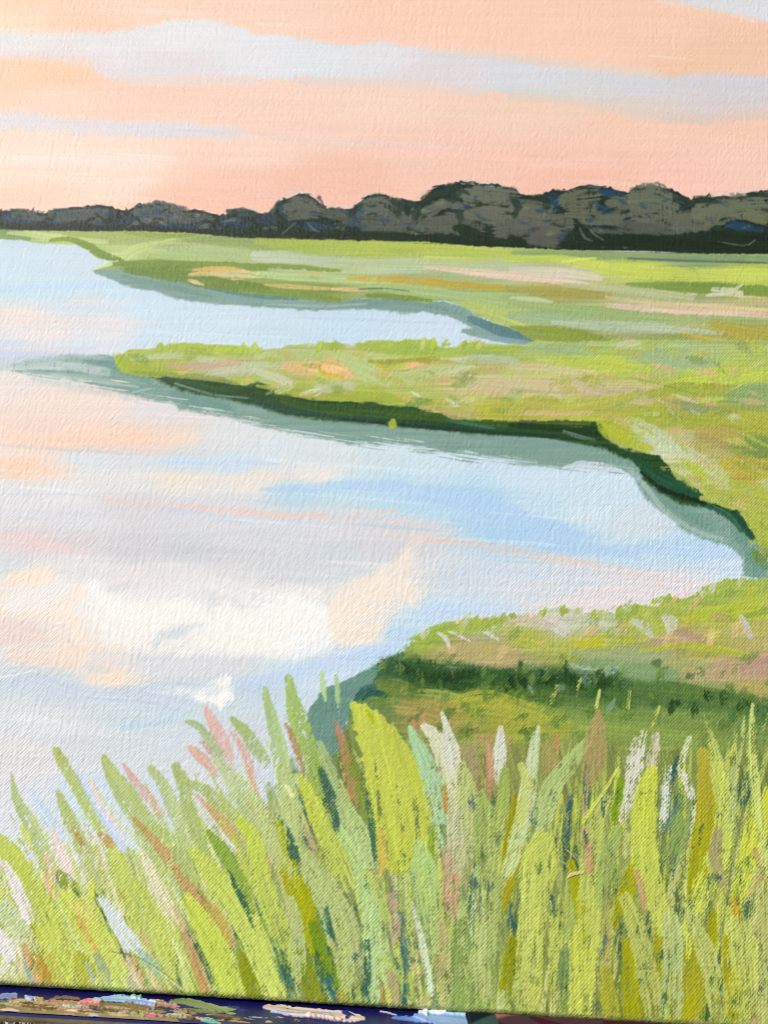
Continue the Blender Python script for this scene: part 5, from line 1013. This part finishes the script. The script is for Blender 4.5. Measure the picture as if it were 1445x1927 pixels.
# ------------------------------------------------------------------ below and behind: a printed cloth and the ground
def cloth_mat():
    m = bpy.data.materials.new('printed_cloth'); m.use_nodes = True
    t = m.node_tree; b = t.nodes['Principled BSDF']; b.inputs['Roughness'].default_value = .85
    tc = t.nodes.new('ShaderNodeTexCoord')
    v = t.nodes.new('ShaderNodeTexVoronoi'); v.inputs['Scale'].default_value = 15.0
    n = t.nodes.new('ShaderNodeTexNoise'); n.inputs['Scale'].default_value = 20.0
    mx = t.nodes.new('ShaderNodeMix'); mx.data_type = 'VECTOR'; mx.inputs[0].default_value = .12
    t.links.new(tc.outputs['Object'], n.inputs['Vector']); t.links.new(tc.outputs['Object'], mx.inputs[4]); t.links.new(n.outputs['Color'], mx.inputs[5])
    t.links.new(mx.outputs[1], v.inputs['Vector'])
    r = t.nodes.new('ShaderNodeValToRGB'); r.color_ramp.interpolation = 'CONSTANT'
    e = r.color_ramp.elements
    e[0].position = 0; e[0].color = (.46, .020, .022, 1)
    e[1].position = .45; e[1].color = (.52, .045, .04, 1)
    for p, c in ((.62, (.58, .04, .04)), (.80, (.42, .03, .035)), (.90, (.55, .16, .12))):
        k = e.new(p); k.color = (*c, 1)
    sp = t.nodes.new('ShaderNodeSeparateColor')
    t.links.new(v.outputs['Color'], sp.inputs[0]); t.links.new(sp.outputs[0], r.inputs[0]); t.links.new(r.outputs[0], b.inputs['Base Color'])
    return m
def sheet(name, x0, x1, y0, y1, z, nx, ny, amp, mat, seed):
    X = np.linspace(x0, x1, nx); Y = np.linspace(y0, y1, ny)
    vs = [(float(x), float(y), float(z + amp * (vn(np.array([x * 14]), np.array([y * 14]), seed)[0] - .5) + amp * .5 * (vn(np.array([x * 35]), np.array([y * 35]), seed + 1)[0] - .5))) for y in Y for x in X]
    fs = [(j * nx + i, j * nx + i + 1, (j + 1) * nx + i + 1, (j + 1) * nx + i) for j in range(ny - 1) for i in range(nx - 1)]
    me = bpy.data.meshes.new(name); me.from_pydata(vs, [], fs)
    for p in me.polygons: p.use_smooth = True
    me.materials.append(mat)
    o = bpy.data.objects.new(name, me); C.objects.link(o)
    return o
tag(sheet('red_cloth', .0735, .60, .10, .55, .865, 60, 50, .012, cloth_mat(), 3), 'crumpled red printed cloth lying below and behind the canvas', 'cloth')
teal = simple_mat('dark_teal_cloth', (.045, .085, .105), .85, (.03, .10, .03), 30, .2)
tag(sheet('teal_cloth', -.20, .085, .10, .55, .858, 40, 50, .010, teal, 8), 'dark teal and green cloth lying beside the red one behind the tray', 'cloth')
import bmesh
table = empty('work_table', (.2, .32, 0), label='plain wooden table under the cloths behind the easel', cat='table')
tb = (.2, .32, 0)
box('table_top', (-.25, .105, .825), (.66, .60, .855), wood, table, .003, tb)
for x in (-.22, .60):
    for y in (.13, .55):
        box('leg', (x, y, 0), (x + .04, y + .04, .8248), wood, table, .002, tb)
gm = simple_mat('ground', (.10, .12, .05), .95, (.06, .075, .03), 6)
me = bpy.data.meshes.new('ground'); me.from_pydata([(-60, -60, -.002), (60, -60, -.002), (60, 60, -.002), (-60, 60, -.002)], [], [(0, 1, 2, 3)])
me.materials.append(gm)
g = bpy.data.objects.new('ground', me); C.objects.link(g); g['kind'] = 'structure'
